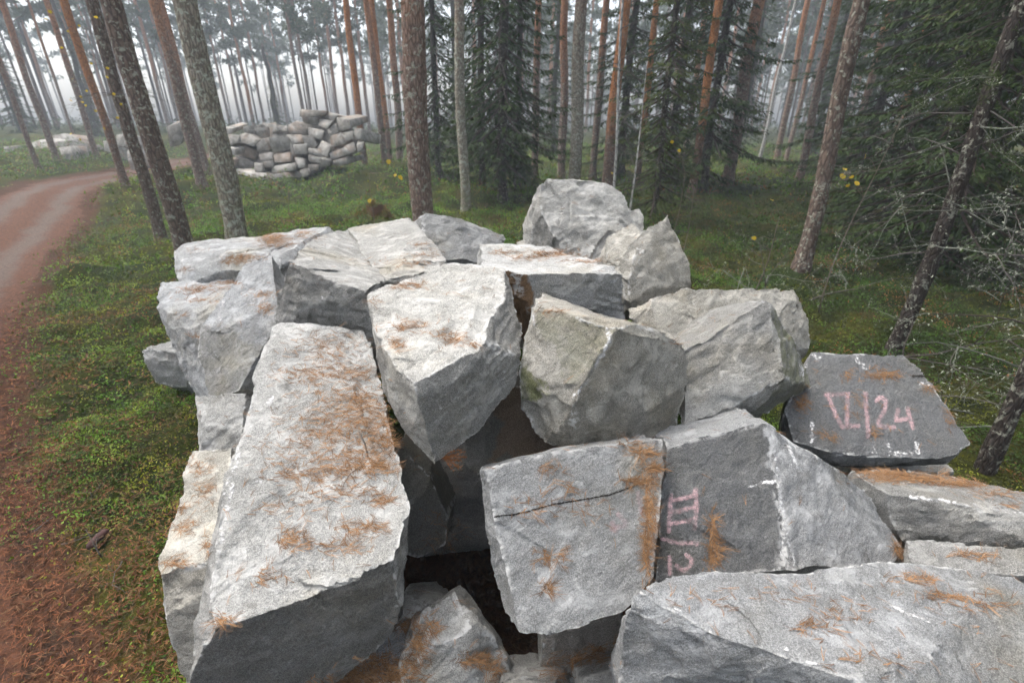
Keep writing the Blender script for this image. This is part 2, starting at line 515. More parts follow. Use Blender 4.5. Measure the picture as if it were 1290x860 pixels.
def hull_planes(pts):
    bm = bmesh.new()
    for p in pts: bm.verts.new(p)
    r = bmesh.ops.convex_hull(bm, input=bm.verts)
    junk = list({e for e in r['geom_interior'] + r['geom_unused'] if isinstance(e, bmesh.types.BMVert)})
    bmesh.ops.delete(bm, geom=junk, context='VERTS')
    me = bpy.data.meshes.new('tmp'); bm.to_mesh(me)
    bmesh.ops.dissolve_limit(bm, angle_limit=R(7), verts=bm.verts, edges=bm.edges)
    bm.normal_update()
    pl = []
    for f in bm.faces:
        c = f.calc_center_median()
        pl.append((np.array(f.normal), float(f.normal.dot(c))))
    bm.free()
    return me, np.array([p[0] for p in pl]), np.array([p[1] for p in pl])

def remeshed(me, vox):
    o = bpy.data.objects.new('tmp', me); COL.objects.link(o)
    md = o.modifiers.new('r', 'REMESH'); md.mode = 'VOXEL'; md.voxel_size = vox
    dg = bpy.context.evaluated_depsgraph_get()
    ev = o.evaluated_get(dg); m2 = ev.to_mesh()
    n = len(m2.vertices); V = np.empty(n * 3, np.float32); m2.vertices.foreach_get('co', V)
    k = len(m2.polygons); lt = np.empty(k, np.int32); m2.polygons.foreach_get('loop_total', lt)
    li = np.empty(len(m2.loops), np.int32); m2.loops.foreach_get('vertex_index', li)
    ls = np.empty(k, np.int32); m2.polygons.foreach_get('loop_start', ls)
    F = []
    for c in (3, 4):
        w = np.where(lt == c)[0]
        if len(w): F.append(li[ls[w][:, None] + np.arange(c)[None]])
    ev.to_mesh_clear(); bpy.data.objects.remove(o); bpy.data.meshes.remove(me)
    return V.reshape(-1, 3).astype(float), F

def rough_hull(pts, vox, seed, amp=1.0, tint0=0.5, tints=(), chips=4, facet=1.0):
    """convex stone: every facet gets its own relief, arrises chip where facets meet"""
    pts = np.asarray(pts, float)
    me, N, D = hull_planes(pts)
    V, F = remeshed(me, vox)
    c = pts.mean(0) * 0.5 + (V.min(0) + V.max(0)) * 0.25
    rs = np.random.default_rng(seed)
    tint = np.clip(tint0 + rs.normal(0, 0.10, len(N)), 0, 1)
    chan = np.zeros((len(N), 2))
    for q, val in tints:
        dr = ray(*q); nd = N @ dr
        tt = np.where(nd < -1e-4, (D - N @ CAM) / np.minimum(nd, -1e-4), -1e9)
        k = int(np.argmax(tt))
        if isinstance(val, tuple): tint[k], chan[k, 0], chan[k, 1] = val
        else: tint[k] = val
    # a few small planes that knock corners off
    ext = np.linalg.norm(V.max(0) - V.min(0))
    for k in range(chips):
        a = V[rs.integers(len(V))]
        nn = unit(a - c + rs.normal(0, 0.25, 3) * ext * 0.3)
        sup = (V @ nn).max()
        N = np.vstack([N, nn]); D = np.append(D, sup - rs.uniform(0.002, 0.009) * ext)
        tint = np.append(tint, min(1, tint0 + 0.15)); chan = np.vstack([chan, [0, 0]])
    nmain = len(D) - chips
    ki = np.argmin(np.abs(V @ N[:nmain].T - D[:nmain]), axis=1)
    for k in range(nmain):
        w = np.where(ki == k)[0]
        if len(w) < 250: continue
        for j in range(1):
            a = V[w[rs.integers(len(w))]]
            tl = rs.normal(0, 1, 3); tl -= N[k] * tl.dot(N[k]); tl = unit(tl)
            nn = unit(N[k] + tl * math.tan(R(rs.uniform(2.5, 7.5))) * facet)
            sup = (V @ nn).max()
            N = np.vstack([N, nn]); D = np.append(D, max(float(a.dot(nn)) + 0.004, sup - 0.010 * facet))
            tint = np.append(tint, np.clip(tint[k] + rs.normal(0, 0.07), 0, 1)); chan = np.vstack([chan, chan[k]])
    u = V - c
    r0 = np.linalg.norm(u, axis=1); u /= r0[:, None]
    ND = N @ u.T                                           # planes x verts
    num = (D - N @ c)[:, None]
    rr = np.where(ND > 0.02, num / np.maximum(ND, 0.02), 1e3)
    K = min(4, len(N))
    idx = np.argpartition(rr, K - 1, axis=0)[:K]           # K nearest planes per vertex
    vi = np.arange(len(V))
    rk = np.empty((K, len(V))); dk = np.empty((K, len(V)))
    for k in range(K):
        pid = idx[k]
        nd = np.maximum(ND[pid, vi], 0.06)
        off = V + (pid * 7.31 + seed * 3.7)[:, None]
        lo = fbm(off * 2.3, 2, seed)
        sc = np.abs(pnoise(off * 4.7 + 9, seed + 5))        # scallops
        st = fbm(off * 1.9 + 31, 2, seed + 8)               # ledges where a layer has come off
        terr = sstep(0.05, 0.11, st) + sstep(0.42, 0.47, st)
        disp = amp * (0.009 * lo - 0.010 * sc - 0.011 * terr + 0.014)
        dr_ = np.clip(disp / nd, -0.12, 0.05); dk[k] = dr_ * ND[pid, vi]
        rk[k] = rr[pid, vi] + dr_
    order = np.argsort(rk, axis=0)
    a = rk[order[0], vi]; b = rk[order[1], vi]
    near = idx[order[0], vi]
    P = c + u * a[:, None]
    near2 = idx[order[1], vi]
    Na, Nb = N[near], N[near2]
    cosab = np.sum(Na * Nb, 1)
    gap = D[near2] + dk[order[1], vi] - np.sum(Nb * P, 1)
    tdir = Nb - cosab[:, None] * Na
    sn = np.linalg.norm(tdir, axis=1) + 1e-6
    mv = gap / sn
    snap = (np.abs(mv) < 0.62 * vox) & (sn > 0.28)                     # pull the nearest vertices onto the arris itself
    P[snap] += (tdir[snap] / sn[snap][:, None]) * mv[snap][:, None]
    nn = Na.copy(); nn[snap] = unit(Na[snap] + Nb[snap])
    Rr = unit(np.random.default_rng(seed).normal(0, 1, (3, 3))); Wp = V @ Rr.T
    rough = sstep(-0.25, 0.35, pnoise(V * 1.3 + near[:, None] * 5.1, seed + 40))        # some facets split rougher than others
    hi = 0.008 * fbm(V * 9.0 + seed, 3, seed + 11) - (0.004 + 0.014 * rough) * np.abs(pnoise(Wp * np.array([9.0, 9.0, 26.0]), seed + 2)) \
        - 0.009 * rough * np.abs(pnoise(Wp * np.array([24.0, 24.0, 44.0]), seed + 3))
    P += nn * (amp * hi)[:, None]
    edge = np.clip(1 - (b - a) / 0.034, 0, 1) * (cosab < 0.90)
    return P, F, tint[near], edge, chan[near]

def solve(vs, hid=()):
    """pixel corners with a distance -> world points; a None distance lies in the plane of the first three"""
    W = [None if q[2] is None else at(*q) for q in vs]
    n = np.cross(W[1] - W[0], W[2] - W[0])
    W = [on_plane(q[0], q[1], n, W[0]) if w is None else w for q, w in zip(vs, W)]
    out = list(W)
    for h in hid:
        out.append(W[h[0]] + np.array(h[1:4]))
    return W, out

def rock(name, label, lobes, tint=0.5, vox=0.016, seed=1, amp=1.0, cat='stone block', group='granite blocks of the near pile', chips=1):
    Vs, Fs, T, E, A, n = [], [], [], [], [], 0
    for q, lb in enumerate(lobes):
        W, pts = solve(lb['v'], lb.get('hid', ()))
        tn = [((np.mean([lb['v'][i][0] for i in ids]), np.mean([lb['v'][i][1] for i in ids])), val) for ids, val in lb.get('tints', ())]
        P, F, t, e, ch = rough_hull(pts, vox, seed * 10 + q, amp * lb.get('amp', 1.0), lb.get('tint', tint), tn, chips)
        Vs.append(P); Fs += [f + n for f in F]; T.append(t); E.append(e); A.append(ch); n += len(P)
    V = np.vstack(Vs); ch = np.vstack(A)
    base = np.array([(V[:, 0].min() + V[:, 0].max()) / 2, (V[:, 1].min() + V[:, 1].max()) / 2, V[:, 2].min()])
    me = mesh_arrays(name, V - base, Fs, M['granite'], True,
                     {'tint': np.concatenate(T), 'edge': np.concatenate(E), 'algae': ch[:, 0], 'brown': ch[:, 1]})
    me.set_sharp_from_angle(angle=R(32))
    o = link(name, me, None, base, label, cat, group)
    tris = []
    for f in Fs:
        tris.append(f[:, :3])
        if f.shape[1] == 4: tris.append(f[:, [0, 2, 3]])
    bvh = BVHTree.FromPolygons(V.tolist(), np.vstack(tris).tolist())
    ROCKS.append((o, bvh))
    return o

def L(v, hid=(), tints=(), **k): return dict(v=v, hid=hid, tints=tints, **k)

# 1 big slab, lower left
R1 = rock('stone_block', 'large pale slab at lower left strewn with brown needles, its rough front face towards us',
  [L([(345,408,2.30),(460,420,2.28),(262,787,1.00),(490,520,None),(515,630,None),(500,716,None),(275,640,None),(302,540,None),(430,718,None),
      (506,762,1.20),(495,797,1.21),(440,832,1.13),(380,864,1.08),(236,872,0.95),(300,965,0.97)],
     [(0,0.05,0,-0.75),(1,0,0,-0.7),(4,-0.08,0,-0.5)],
     [((0,1,2),0.72),((5,8,9,10,11),0.16)])], 0.45, 0.013, 1)
R22 = rock('stone_block', 'pale stepped block wedged against the left side of the big needle-strewn slab',
  [L([(240,566,1.95),(290,560,1.95),(200,722,1.36),(226,640,None),(207,690,None),(268,715,None),(300,640,None),(212,775,1.27),(236,868,1.17),(275,868,1.2),(262,940,1.2)],
     [(0,0,0.1,-0.5),(1,0.2,0.1,-0.5)], [((0,1,2),0.68),((7,8,2),0.42)])], 0.45, 0.014, 2)
R23 = rock('stone_block', 'small light block under the leaning stone on the left flank of the pile',
  [L([(246,500,2.30),(312,498,2.28),(250,540,2.15),(310,545,2.12),(254,590,2.05),(296,596,2.02),(246,520,2.25)],
     [(0,0,0.3,-0.4),(1,0.2,0.3,-0.4),(4,0.05,0.05,-0.35),(5,0.15,0.1,-0.3)], [((0,1,2),0.7),((2,3,4,5),0.75)])], 0.6, 0.016, 3)
R3 = rock('stone_block', 'pale rock with layered top tapering downward at the left edge of the pile',
  [L([(200,357,3.50),(292,346,3.55),(275,390,3.05),(222,352,None),(197,388,3.25),(215,397,3.1),(217,425,3.05),(234,478,2.85),(247,508,2.75),(268,505,2.7),(290,470,2.7),(305,400,2.95)],
     [(0,0.2,0.2,-0.5),(1,0.2,0.2,-0.6),(8,0.25,0.3,-0.3)], [((0,1,2),0.85),((2,5,8,9),0.55)])], 0.6, 0.018, 4)
R21 = rock('stone_block', 'small grey stone sticking out low over the moss at the far left',
  [L([(181,441,3.75),(236,428,3.80),(232,446,3.6),(200,432,3.8),(182,452,3.7),(198,480,3.65),(236,488,3.6)],
     [(0,0.2,0.5,-0.3),(1,0.2,0.5,-0.3),(5,0.1,0.2,-0.25),(6,0.1,0.2,-0.3)])], 0.42, 0.02, 5)
R2 = rock('stone_block', 'long light block along the back left of the pile carrying a clump of needles',
  [L([(222,313,4.05),(420,289,4.3),(236,336,3.62),(242,306,None),(300,299,None),(370,291,None),(290,319,3.58),(352,312,3.6),(221,345,3.75),(236,353,3.5),(292,348,3.45),(352,340,3.4)],
     [(0,0,0.1,-0.7),(1,0.1,0.1,-0.7),(9,0,0.05,-0.5),(10,0.2,0,-0.5)], [((0,1,2),0.66),((6,9,10,7),0.78)])], 0.6, 0.018, 6)
R4 = rock('stone_block', 'blunt grey stone leaning down between the big slab and the layered rock',
  [L([(340,322,3.25),(352,400,2.66),(286,396,2.88),(300,356,None),(310,335,None),(269,388,2.95),(252,420,2.80),(250,448,2.72),(263,496,2.55),(285,501,2.50),(304,494,2.48),(330,440,2.55)],
     [(0,0.2,0.2,-0.7),(1,0.1,0.2,-0.5),(8,0.1,0.3,-0.2)], [((0,1,2),0.58),((2,8,9,10,1),(0.42,0.12,0.10)),((5,6,7),0.35)])], 0.45, 0.016, 7)
R5 = rock('stone_block', 'broad stone with dark rough front face just behind the big slab',
  [L([(362,328,2.60),(456,366,2.36),(402,299,3.55),(445,289,None),(480,300,None),(500,345,None),(395,340,2.5),(430,354,2.42),(344,404,2.60),(350,370,2.6),(472,420,2.36),(470,396,2.34)],
     [(2,0,0.2,-0.6),(3,0.1,0.2,-0.6),(8,0.1,0,-0.3),(10,0.1,0.1,-0.3)], [((0,1,2),0.62),((0,1,8,10),0.24)])], 0.45, 0.016, 8)
R5b = rock('stone_block', 'rounded pale stone with a low peak behind the centre block',
  [L([(440,290,4.1),(517,274,4.2),(545,338,3.0),(498,277,None),(532,290,None),(562,328,3.2),(470,318,3.25),(478,352,2.75),(520,350,2.7)],
     [(0,0,0.1,-0.5),(1,0,0.1,-0.6),(7,0,0.1,-0.5),(5,0.1,0,-0.5)], [((0,1,2),0.62)])], 0.6, 0.017, 9)
R6 = rock('stone_block', 'grey sloping stone at the back of the pile below the nearest straight pine',
  [L([(536,267,4.5),(600,286,4.5),(600,332,4.2),(520,281,4.5),(560,271,4.5),(632,294,4.55),(637,302,4.5),(630,318,4.4),(530,325,4.2)],
     [(0,0,0.7,-0.3),(5,-0.1,0.6,-0.3),(2,0,0.2,-0.5),(8,0,0.2,-0.5)], [((0,1,2),0.42)])], 0.45, 0.018, 10)
R9 = rock('stone_block', 'flat-topped block with bright top, needles along it and a brown left end',
  [L([(602,310,2.98),(690,311,3.0),(788,343,2.42),(740,326,None),(672,343,None),(606,334,None),(640,341,None),
      (788,404,2.42),(740,402,2.38),(674,400,2.38),(660,418,2.45),(640,400,2.6),(612,380,2.7)],
     [(0,0,0.05,-0.5),(1,0.1,0.05,-0.5),(7,0,0.1,-0.3),(9,0,0.1,-0.3)], [((0,1,2),0.97),((4,2,7,9),0.55),((4,6,10),(0.4,0.0,1.0)),((6,10,11),(0.4,0.0,1.0)),((5,6,11),(0.4,0,1.0))])], 0.5, 0.016, 11)
R17 = rock('boulder', 'largest pale boulder rising highest at the back of the pile',
  [L([(679,229,3.62),(700,312,3.35),(686,266,3.45),(690,227,3.7),(700,234,3.62),(730,231,3.75),(762,231,3.8),(780,244,3.8),(791,270,3.65),(800,290,3.55),(790,330,3.3),(720,335,3.2),
      (665,262,3.75),(657,287,3.75),(660,312,3.6)],
     [(3,0.05,0.5,-0.4),(6,0.05,0.5,-0.4),(13,0.1,0.6,-0.2),(10,0,0.5,-0.3),(11,0,0,-0.3)], [((0,1,14),0.34),((1,5,8,10),0.72)])], 0.6, 0.017, 12, 1.5, 'boulder')
R18 = rock('stone_block', 'pointed grey stone with a sharp peak right of the pale boulder',
  [L([(841,272,3.25),(808,292,3.1),(790,388,2.72),(780,330,2.9),(858,302,3.2),(870,332,3.12),(873,346,3.08),(870,366,3.05),(840,373,2.92),(795,340,2.85)],
     [(0,0,0.3,-0.5),(6,-0.1,0.5,-0.2),(2,0,0.4,-0.3)], [((0,1,2),0.5),((6,7,8),0.22)]),
   L([(763,301,3.15),(795,282,3.25),(788,345,2.8),(812,292,3.15),(762,330,2.95),(830,330,3.0),(800,370,2.8)],
     [(0,0,0.3,-0.4),(3,0,0.3,-0.4)], [((0,1,2),0.55)])], 0.5, 0.016, 13, chips=1)
R19 = rock('stone_block', 'small pale stone peeking out between the boulder and the pointed stone',
  [L([(788,267,3.75),(806,263,3.75),(812,276,3.7),(810,296,3.6),(786,296,3.6)], [(0,0,0.4,-0.1),(1,0,0.4,-0.1),(2,0,0.4,-0.2),(3,0,0.3,-0.3),(4,0,0.3,-0.3)])], 0.6, 0.02, 14)
R32 = rock('stone_block', 'small pale stone corner left of the tall boulder at its foot',
  [L([(649,306,3.6),(659,303,3.6),(664,320,3.5),(649,322,3.5)], [(0,0,0.3,-0.2),(1,0,0.3,-0.2),(2,0.1,0.3,-0.2),(3,0,0.2,-0.3)])], 0.6, 0.02, 15)
R11 = rock('stone_block', 'light triangular block behind the green-cornered block on the right',
  [L([(862,367,2.70),(1000,361,2.92),(832,428,2.42),(905,374,2.78),(950,367,2.85),(816,376,2.62),(790,388,2.62),(794,406,2.52),(1011,386,2.88),(1023,420,2.80),(1017,440,2.74),(1000,441,2.68),(940,450,2.5)],
     [(0,0,0.35,-0.3),(1,0,0.35,-0.4),(10,0,0.2,-0.4),(2,0.1,0.1,-0.4)], [((0,1,2,12),0.74),((5,6,7,2),0.34)])], 0.55, 0.016, 16)
R8 = rock('stone_block', 'block with yellow-green algae on its left face and a white scar',
  [L([(672,388,2.02),(770,412,1.86),(722,506,1.70),(665,420,1.98),(655,452,1.93),(653,512,1.88),(690,561,1.78),(730,568,1.74),(766,556,1.76),
      (800,413,1.92),(836,421,1.98),(862,440,2.02),(866,462,2.02),(858,505,1.97),(855,543,1.93),(800,552,1.82)],
     [(0,0.05,0.35,-0.05),(10,-0.05,0.35,-0.1),(6,0.1,0.4,-0.1),(14,-0.1,0.35,-0.1)],
     [((0,1,2,6),(0.30,0.22,0)),((5,6,4),(0.34,0.9,0)),((3,4,5,6,2),(0.34,0.75,0)),((1,10,7,15),0.50)])], 0.42, 0.014, 17, chips=1)
R10 = rock('stone_block', 'grey block with a greenish right edge overhanging above the white-streaked slab',
  [L([(862,441,2.12),(962,380,2.28),(860,541,1.93),(900,421,None),(985,478,2.04),(975,389,2.28),(1000,440,2.34),(1020,470,2.36),(1023,486,2.34),(1008,496,2.30),(918,544,2.02),(885,541,1.96)],
     [(1,-0.1,0.4,-0.2),(0,0.05,0.4,-0.1),(8,-0.1,0.3,-0.1),(11,0.1,0.3,-0.05)],
     [((0,1,2,4),0.55),((1,6,8,4),(0.42,0.5,0)),((4,9,10),(0.14,0.25,0))])], 0.45, 0.015, 18, chips=1)
R14 = rock('stone_block', 'dark tilted slab with faded pink numerals and white streaks at right',
  [L([(1020,447,2.58),(1140,447,2.60),(1045,573,2.04),(1222,561,None),(1166,470,None),(1205,573,2.06),(1172,579,2.03),(988,512,2.25),(1000,556,2.08),(1050,590,2.08),(1195,584,2.12)],
     [(0,0,0.1,-0.4),(1,0,0.1,-0.4),(3,-0.05,0.15,-0.15),(8,0,0.1,-0.25)], [((0,1,2),0.04)])], 0.22, 0.015, 19, 0.6, chips=1)
R15 = rock('stone_block', 'long low block at the right edge with a band of needles on top',
  [L([(1070,588,1.88),(1300,628,1.78),(1112,619,1.70),(1180,592,None),(1170,628,1.64),(1300,655,1.55),(1480,690,1.5),(1480,665,1.75),(1172,692,1.56),(1300,690,1.48),(1480,740,1.4),(1125,680,1.62)],
     [(0,0,0,-0.4),(7,0,0.1,-0.4),(11,0.1,0.1,-0.3)], [((0,1,2),0.34),((4,5,8,9),0.85),((2,4,8,11),0.22)])], 0.45, 0.016, 20)
R15b = rock('stone_block', 'thin pale stone edge showing below the slab with pink numerals',
  [L([(1085,584,2.35),(1190,585,2.4),(1205,597,2.3),(1080,600,2.2)], [(0,0,0.4,-0.3),(1,0,0.4,-0.3),(2,0,0.2,-0.3),(3,0,0.1,-0.3)])], 0.55, 0.02, 21)
R16 = rock('stone_block', 'low bluish grey stone squeezed between the right edge block and the foreground slab',
  [L([(1140,680,1.52),(1300,688,1.45),(1150,712,1.38),(1152,676,1.52),(1230,690,1.46),(1300,725,1.32),(1420,720,1.4)],
     [(0,0,0.05,-0.3),(1,0,0.1,-0.3),(2,0,0,-0.3),(5,0,0,-0.3),(6,0,0,-0.4)])], 0.4, 0.016, 22)
R13 = rock('stone_block', 'dark block with faded pink roman numerals, its light right face turned away',
  [L([(838,563,1.66),(970,532,1.70),(985,718,1.30),(822,738,None),(1020,566,1.72),(1062,601,1.70),(1102,631,1.66),(1132,690,1.52),(1112,716,1.42),(1000,725,1.32)],
     [(0,0.05,0.35,-0.15),(1,0,0.3,-0.1),(7,-0.1,0.2,-0.2),(3,0.05,0.1,-0.3),(8,0,0.1,-0.3)], [((0,1,2,3),0.0),((1,2,6,8),(0.70,0,0.05))])], 0.4, 0.014, 23, chips=1)
R31 = rock('stone_block', 'narrow light ledge of stone between the algae block and the numeral block',
  [L([(838,550,1.85),(908,534,1.90),(845,566,1.74),(916,548,1.84)], [(0,0,0.15,-0.3),(1,0.05,0.15,-0.3),(2,0,0,-0.3),(3,0.05,0,-0.3)])], 0.6, 0.016, 24, 0.5)
R12 = rock('stone_block', 'grey slab with a crack across it facing up below the algae block',
  [L([(612,592,1.46),(838,552,1.62),(690,797,1.10),(822,722,None),(652,796,None),(780,771,None),(640,579,None),(603,588,1.50),(608,640,1.42),(615,690,1.34),(632,768,1.20)],
     [(7,0.05,0.25,-0.2),(1,-0.05,0.3,-0.2),(3,0,0.2,-0.3),(10,0.1,0.25,-0.2),(4,0.05,0.1,-0.1)], [((0,1,2),0.46),((7,8,10,4),0.34)])], 0.42, 0.013, 25, 0.7)
R7 = rock('stone_block', 'bright wedge block at the centre pointing down over the dark gap',
  [L([(590,333,2.42),(460,370,2.08),(519,480,1.52),(500,350,None),(545,337,None),(641,341,None),(617,433,None),(584,442,None),(481,440,None),
      (478,470,1.76),(482,490,1.74),(510,542,1.63),(533,507,1.51),(548,581,1.54),(556,579,1.56),(586,548,1.66),(602,545,1.70),(648,484,1.86),(652,460,1.90),(656,420,2.05)],
     [(0,0,0.1,-0.5),(1,0.1,0.1,-0.5),(13,0.05,0.35,0.05),(17,-0.05,0.3,-0.1)],
     [((0,1,2),0.92),((2,7,6,13,15),0.50),((8,2,12,11),0.66),((5,6,18),0.40)])], 0.5, 0.013, 26, chips=1)
R24 = rock('stone_block', 'smooth stone toned dark for shade deep inside the gap behind the big slab',
  [L([(500,560,1.95),(540,598,1.90),(564,655,1.85),(560,685,1.80),(520,702,1.72),(495,690,1.70)], [(0,0,0.3,-0.1),(1,0.0,0.3,-0.1),(2,0,0.3,-0.1),(3,0,0.3,-0.1),(4,-0.2,0.3,0)])], 0.0, 0.02, 27, 0.5)  # gap shade painted into this stone's low tint
R34 = rock('stone_block', 'added stone shading the very back of the gap below the bright wedge block',
  [L([(520,560,2.35),(650,556,2.35),(640,690,2.12),(525,700,2.08),(660,640,2.2)], [(0,0,0.6,-0.1),(1,0,0.6,-0.1),(2,0,0.5,-0.1),(3,0,0.5,-0.1)])], 0.0, 0.022, 36)  # filler stone added to keep light out of the gap, shade in its tint
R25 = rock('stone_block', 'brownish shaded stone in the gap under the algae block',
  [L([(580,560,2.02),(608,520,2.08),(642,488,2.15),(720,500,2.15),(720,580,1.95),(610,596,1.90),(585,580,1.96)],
     [(0,0,0.4,-0.1),(2,0,0.4,-0.1),(3,0,0.4,-0.1),(4,0,0.4,-0.2),(5,0,0.4,-0.1)], [((0,2,3,5),(0.05,0,0.6))])], 0.05, 0.018, 28)  # brown stone, its tint lowered to paint in the gap shade
R26 = rock('stone_block', 'bluish grey stone with two peaks low in the bottom centre gap',
  [L([(568,747,1.36),(545,760,1.33),(520,792,1.24),(600,770,1.32),(632,815,1.26),(637,852,1.20),(590,790,1.24),(560,815,1.18),(500,862,1.12),(540,900,1.08),(640,900,1.12)],
     [(0,0,0.2,-0.2),(2,-0.05,0.2,-0.2),(5,0.05,0.15,-0.2),(8,0,0.05,-0.15)])], 0.55, 0.013, 29)
R27 = rock('stone_block', 'small shaded stone behind the bluish stone in the dark gap',
  [L([(508,744,1.52),(535,741,1.56),(556,752,1.50),(525,778,1.40),(505,780,1.38)], [(0,0,0.2,-0.2),(1,0,0.2,-0.2),(2,0,0.2,-0.2),(3,0,0,-0.2),(4,-0.1,0,-0.2)])], 0.45, 0.018, 30)
R28 = rock('stone_block', 'small reddish grey block below the cracked slab at the bottom',
  [L([(684,797,1.30),(785,768,1.40),(684,862,1.22),(705,779,1.38),(790,860,1.28),(684,900,1.2),(795,900,1.25)], [(0,0,0.3,-0.1),(1,0.05,0.3,-0.1),(4,0.05,0.2,-0.1)], [((0,1,2),(0.45,0,0.3))])], 0.42, 0.016, 31)
R33 = rock('stone_block', 'rock covered in brown needles beneath the overhang of the big slab',
  [L([(395,858,1.20),(520,772,1.42),(535,862,1.17),(470,790,1.42),(380,900,1.10),(540,900,1.10)], [(0,-0.1,0.2,-0.2),(1,0.1,0.2,-0.2),(3,-0.1,0.3,-0.2),(2,0.05,0,-0.2)])], (0.4), 0.018, 32, 0.7)
R29 = rock('stone_block', 'dark stone tip at the bottom edge right of the bluish stone',
  [L([(628,856,1.14),(660,848,1.18),(700,862,1.12),(640,900,1.06),(720,900,1.06)], [(0,0,0.2,-0.2),(1,0,0.2,-0.2),(2,0.1,0.2,-0.2)])], 0.35, 0.018, 33)
R30 = rock('stone_block', 'grey stone tip at the bottom edge beside the foreground slab',
  [L([(735,856,1.12),(765,842,1.18),(795,838,1.20),(730,900,1.06),(800,900,1.10)], [(0,0,0.2,-0.2),(1,0,0.2,-0.2),(2,0.1,0.2,-0.2)])], 0.5, 0.018, 34)
R20 = rock('stone_block', 'big bluish foreground slab filling the lower right corner',
  [L([(785,752,1.06),(1105,713,1.24),(950,812,0.90),(832,735,1.12),(905,722,1.17),(1000,716,1.2),(1133,704,1.27),(1200,714,1.25),(1300,730,1.22),(1480,790,1.15),(840,782,0.99),(1090,862,0.80),(1300,980,0.68),(1500,1000,0.75),
      (786,862,0.98),(950,950,0.86),(1090,1010,0.78)],
     [(0,0.02,0.1,-0.5),(1,0,0.05,-0.5),(8,0.1,0,-0.5),(16,0.05,0.05,-0.3),(14,0.05,0,-0.3)], [((0,1,2),0.50),((10,11,14,15),0.62)])], 0.5, 0.012, 35, 0.9)

# ------------------------------------------------------------------ far pile of blocks
def slab_block(quad, Y, depth, seed, grounded=False):
    """angular block: traced front outline, real thickness going back and up the slope of the pile"""
    rs = np.random.default_rng(seed)
    ta, tb = rs.uniform(-0.9, 0.9), rs.uniform(0.0, 0.9)
    mx_, my_ = np.mean([q[0] for q in quad]), np.mean([q[1] for q in quad])
    pts = np.array([at(px, py, Y + 0.031 * (ta * (px - mx_) + tb * (my_ - py))) for px, py in quad])
    c = pts.mean(0)
    yaw = rs.uniform(-0.3, 0.3)
    off = np.array([math.sin(yaw) * depth, math.cos(yaw) * depth, rs.uniform(-0.25, 0.22)])
    back = c + (pts - c) * rs.uniform(0.75, 1.0) + off
    allp = np.vstack([pts, back])
    if grounded:
        low = allp.copy(); low[:, 2] = gh(low[:, 0], low[:, 1]) - 0.15
        allp = np.vstack([allp, low[low[:, 2] < allp[:, 2].min()]]) if (low[:, 2] < allp[:, 2].min()).any() else allp
    me, N, D = hull_planes(allp)
    bm = bmesh.new(); bm.from_mesh(me); bpy.data.meshes.remove(me)
    bmesh.ops.dissolve_limit(bm, angle_limit=R(6), verts=bm.verts, edges=bm.edges)
    bmesh.ops.bevel(bm, geom=list(bm.edges), offset=0.008, segments=1, affect='EDGES', clamp_overlap=True)
    bmesh.ops.triangulate(bm, faces=bm.faces)
    bmesh.ops.subdivide_edges(bm, edges=[e for e in bm.edges if e.calc_length() > 0.3], cuts=1)
    bmesh.ops.triangulate(bm, faces=bm.faces)
    V = np.array([v.co[:] for v in bm.verts]); bm.normal_update()
    Nn = np.array([v.normal[:] for v in bm.verts])
    V = V + Nn * (0.006 * fbm(V * 5 + seed, 2, seed))[:, None]
    F = np.array([[v.index for v in f.verts] for f in bm.faces])
    bm.free()
    base = np.array([V[:, 0].mean(), V[:, 1].mean(), V[:, 2].min()])
    return mesh_arrays('stone_block', V - base, F, M['far_granite']), base

FAR = [[(255,500),(440,545),(440,582),(270,572)],[(240,410),(380,455),(380,520),(245,490)],[(375,455),(435,470),(435,527),(380,520)],
 [(265,320),(400,375),(395,440),(265,405)],[(200,260),(280,270),(265,320),(205,345)],[(275,265),(350,260),(405,310),(375,350),(290,320)],
 [(300,215),(400,200),(425,250),(360,265),(300,250)],[(380,220),(490,215),(495,275),(430,290),(380,260)],[(420,185),(520,195),(535,245),(500,255)],
 [(525,200),(600,205),(605,250),(540,245)],[(605,200),(665,170),(735,225),(725,265),(610,260)],[(390,330),(440,290),(480,370),(400,385)],
 [(405,400),(500,385),(505,440),(420,450)],[(430,450),(510,440),(510,490),(450,495)],[(470,285),(590,270),(640,320),(635,370),(500,390)],
 [(590,265),(700,265),(705,320),(645,330)],[(505,400),(620,385),(625,450),(515,460)],[(500,480),(650,460),(665,510),(490,530)],
 [(455,540),(670,512),(705,590),(465,585)],[(640,335),(735,330),(740,400),(650,400)],[(650,420),(715,425),(725,490),(675,495)],
 [(680,510),(725,495),(750,540),(705,560)],[(740,470),(815,470),(815,510),(750,515)],[(740,410),(830,425),(825,460),(750,455)],
 [(700,275),(760,270),(810,330),(790,355),(720,350)],[(740,355),(830,365),(860,420),(745,400)],[(835,305),(895,345),(870,425),(800,375)],
 [(740,215),(850,245),(835,305),(745,280)],[(695,145),(825,150),(810,205),(710,190)],[(685,95),(870,105),(855,140),(680,145)],
 [(860,110),(950,135),(910,175),(850,150)],[(820,160),(910,175),(870,235),(810,205)],[(930,150),(1025,165),(1030,225),(955,250)],
 [(885,275),(960,255),(990,330),(900,355)],[(970,260),(1045,240),(1050,300),(990,320)],[(880,395),(985,355),(1030,395),(895,440)],
 [(980,350),(1050,315),(1070,375),(1040,400)],[(1055,220),(1105,225),(1100,300),(1060,305)],[(1070,330),(1120,320),(1110,380),(1075,385)],
 [(905,445),(1000,420),(1010,470),(925,480)],[(830,430),(900,440),(905,480),(820,490)],[(180,215),(235,225),(225,262),(185,265)],
 [(200,350),(250,365),(245,410),(205,400)],[(215,425),(245,435),(250,500),(220,500)],[(870,235),(930,185),(950,250),(885,280)]]
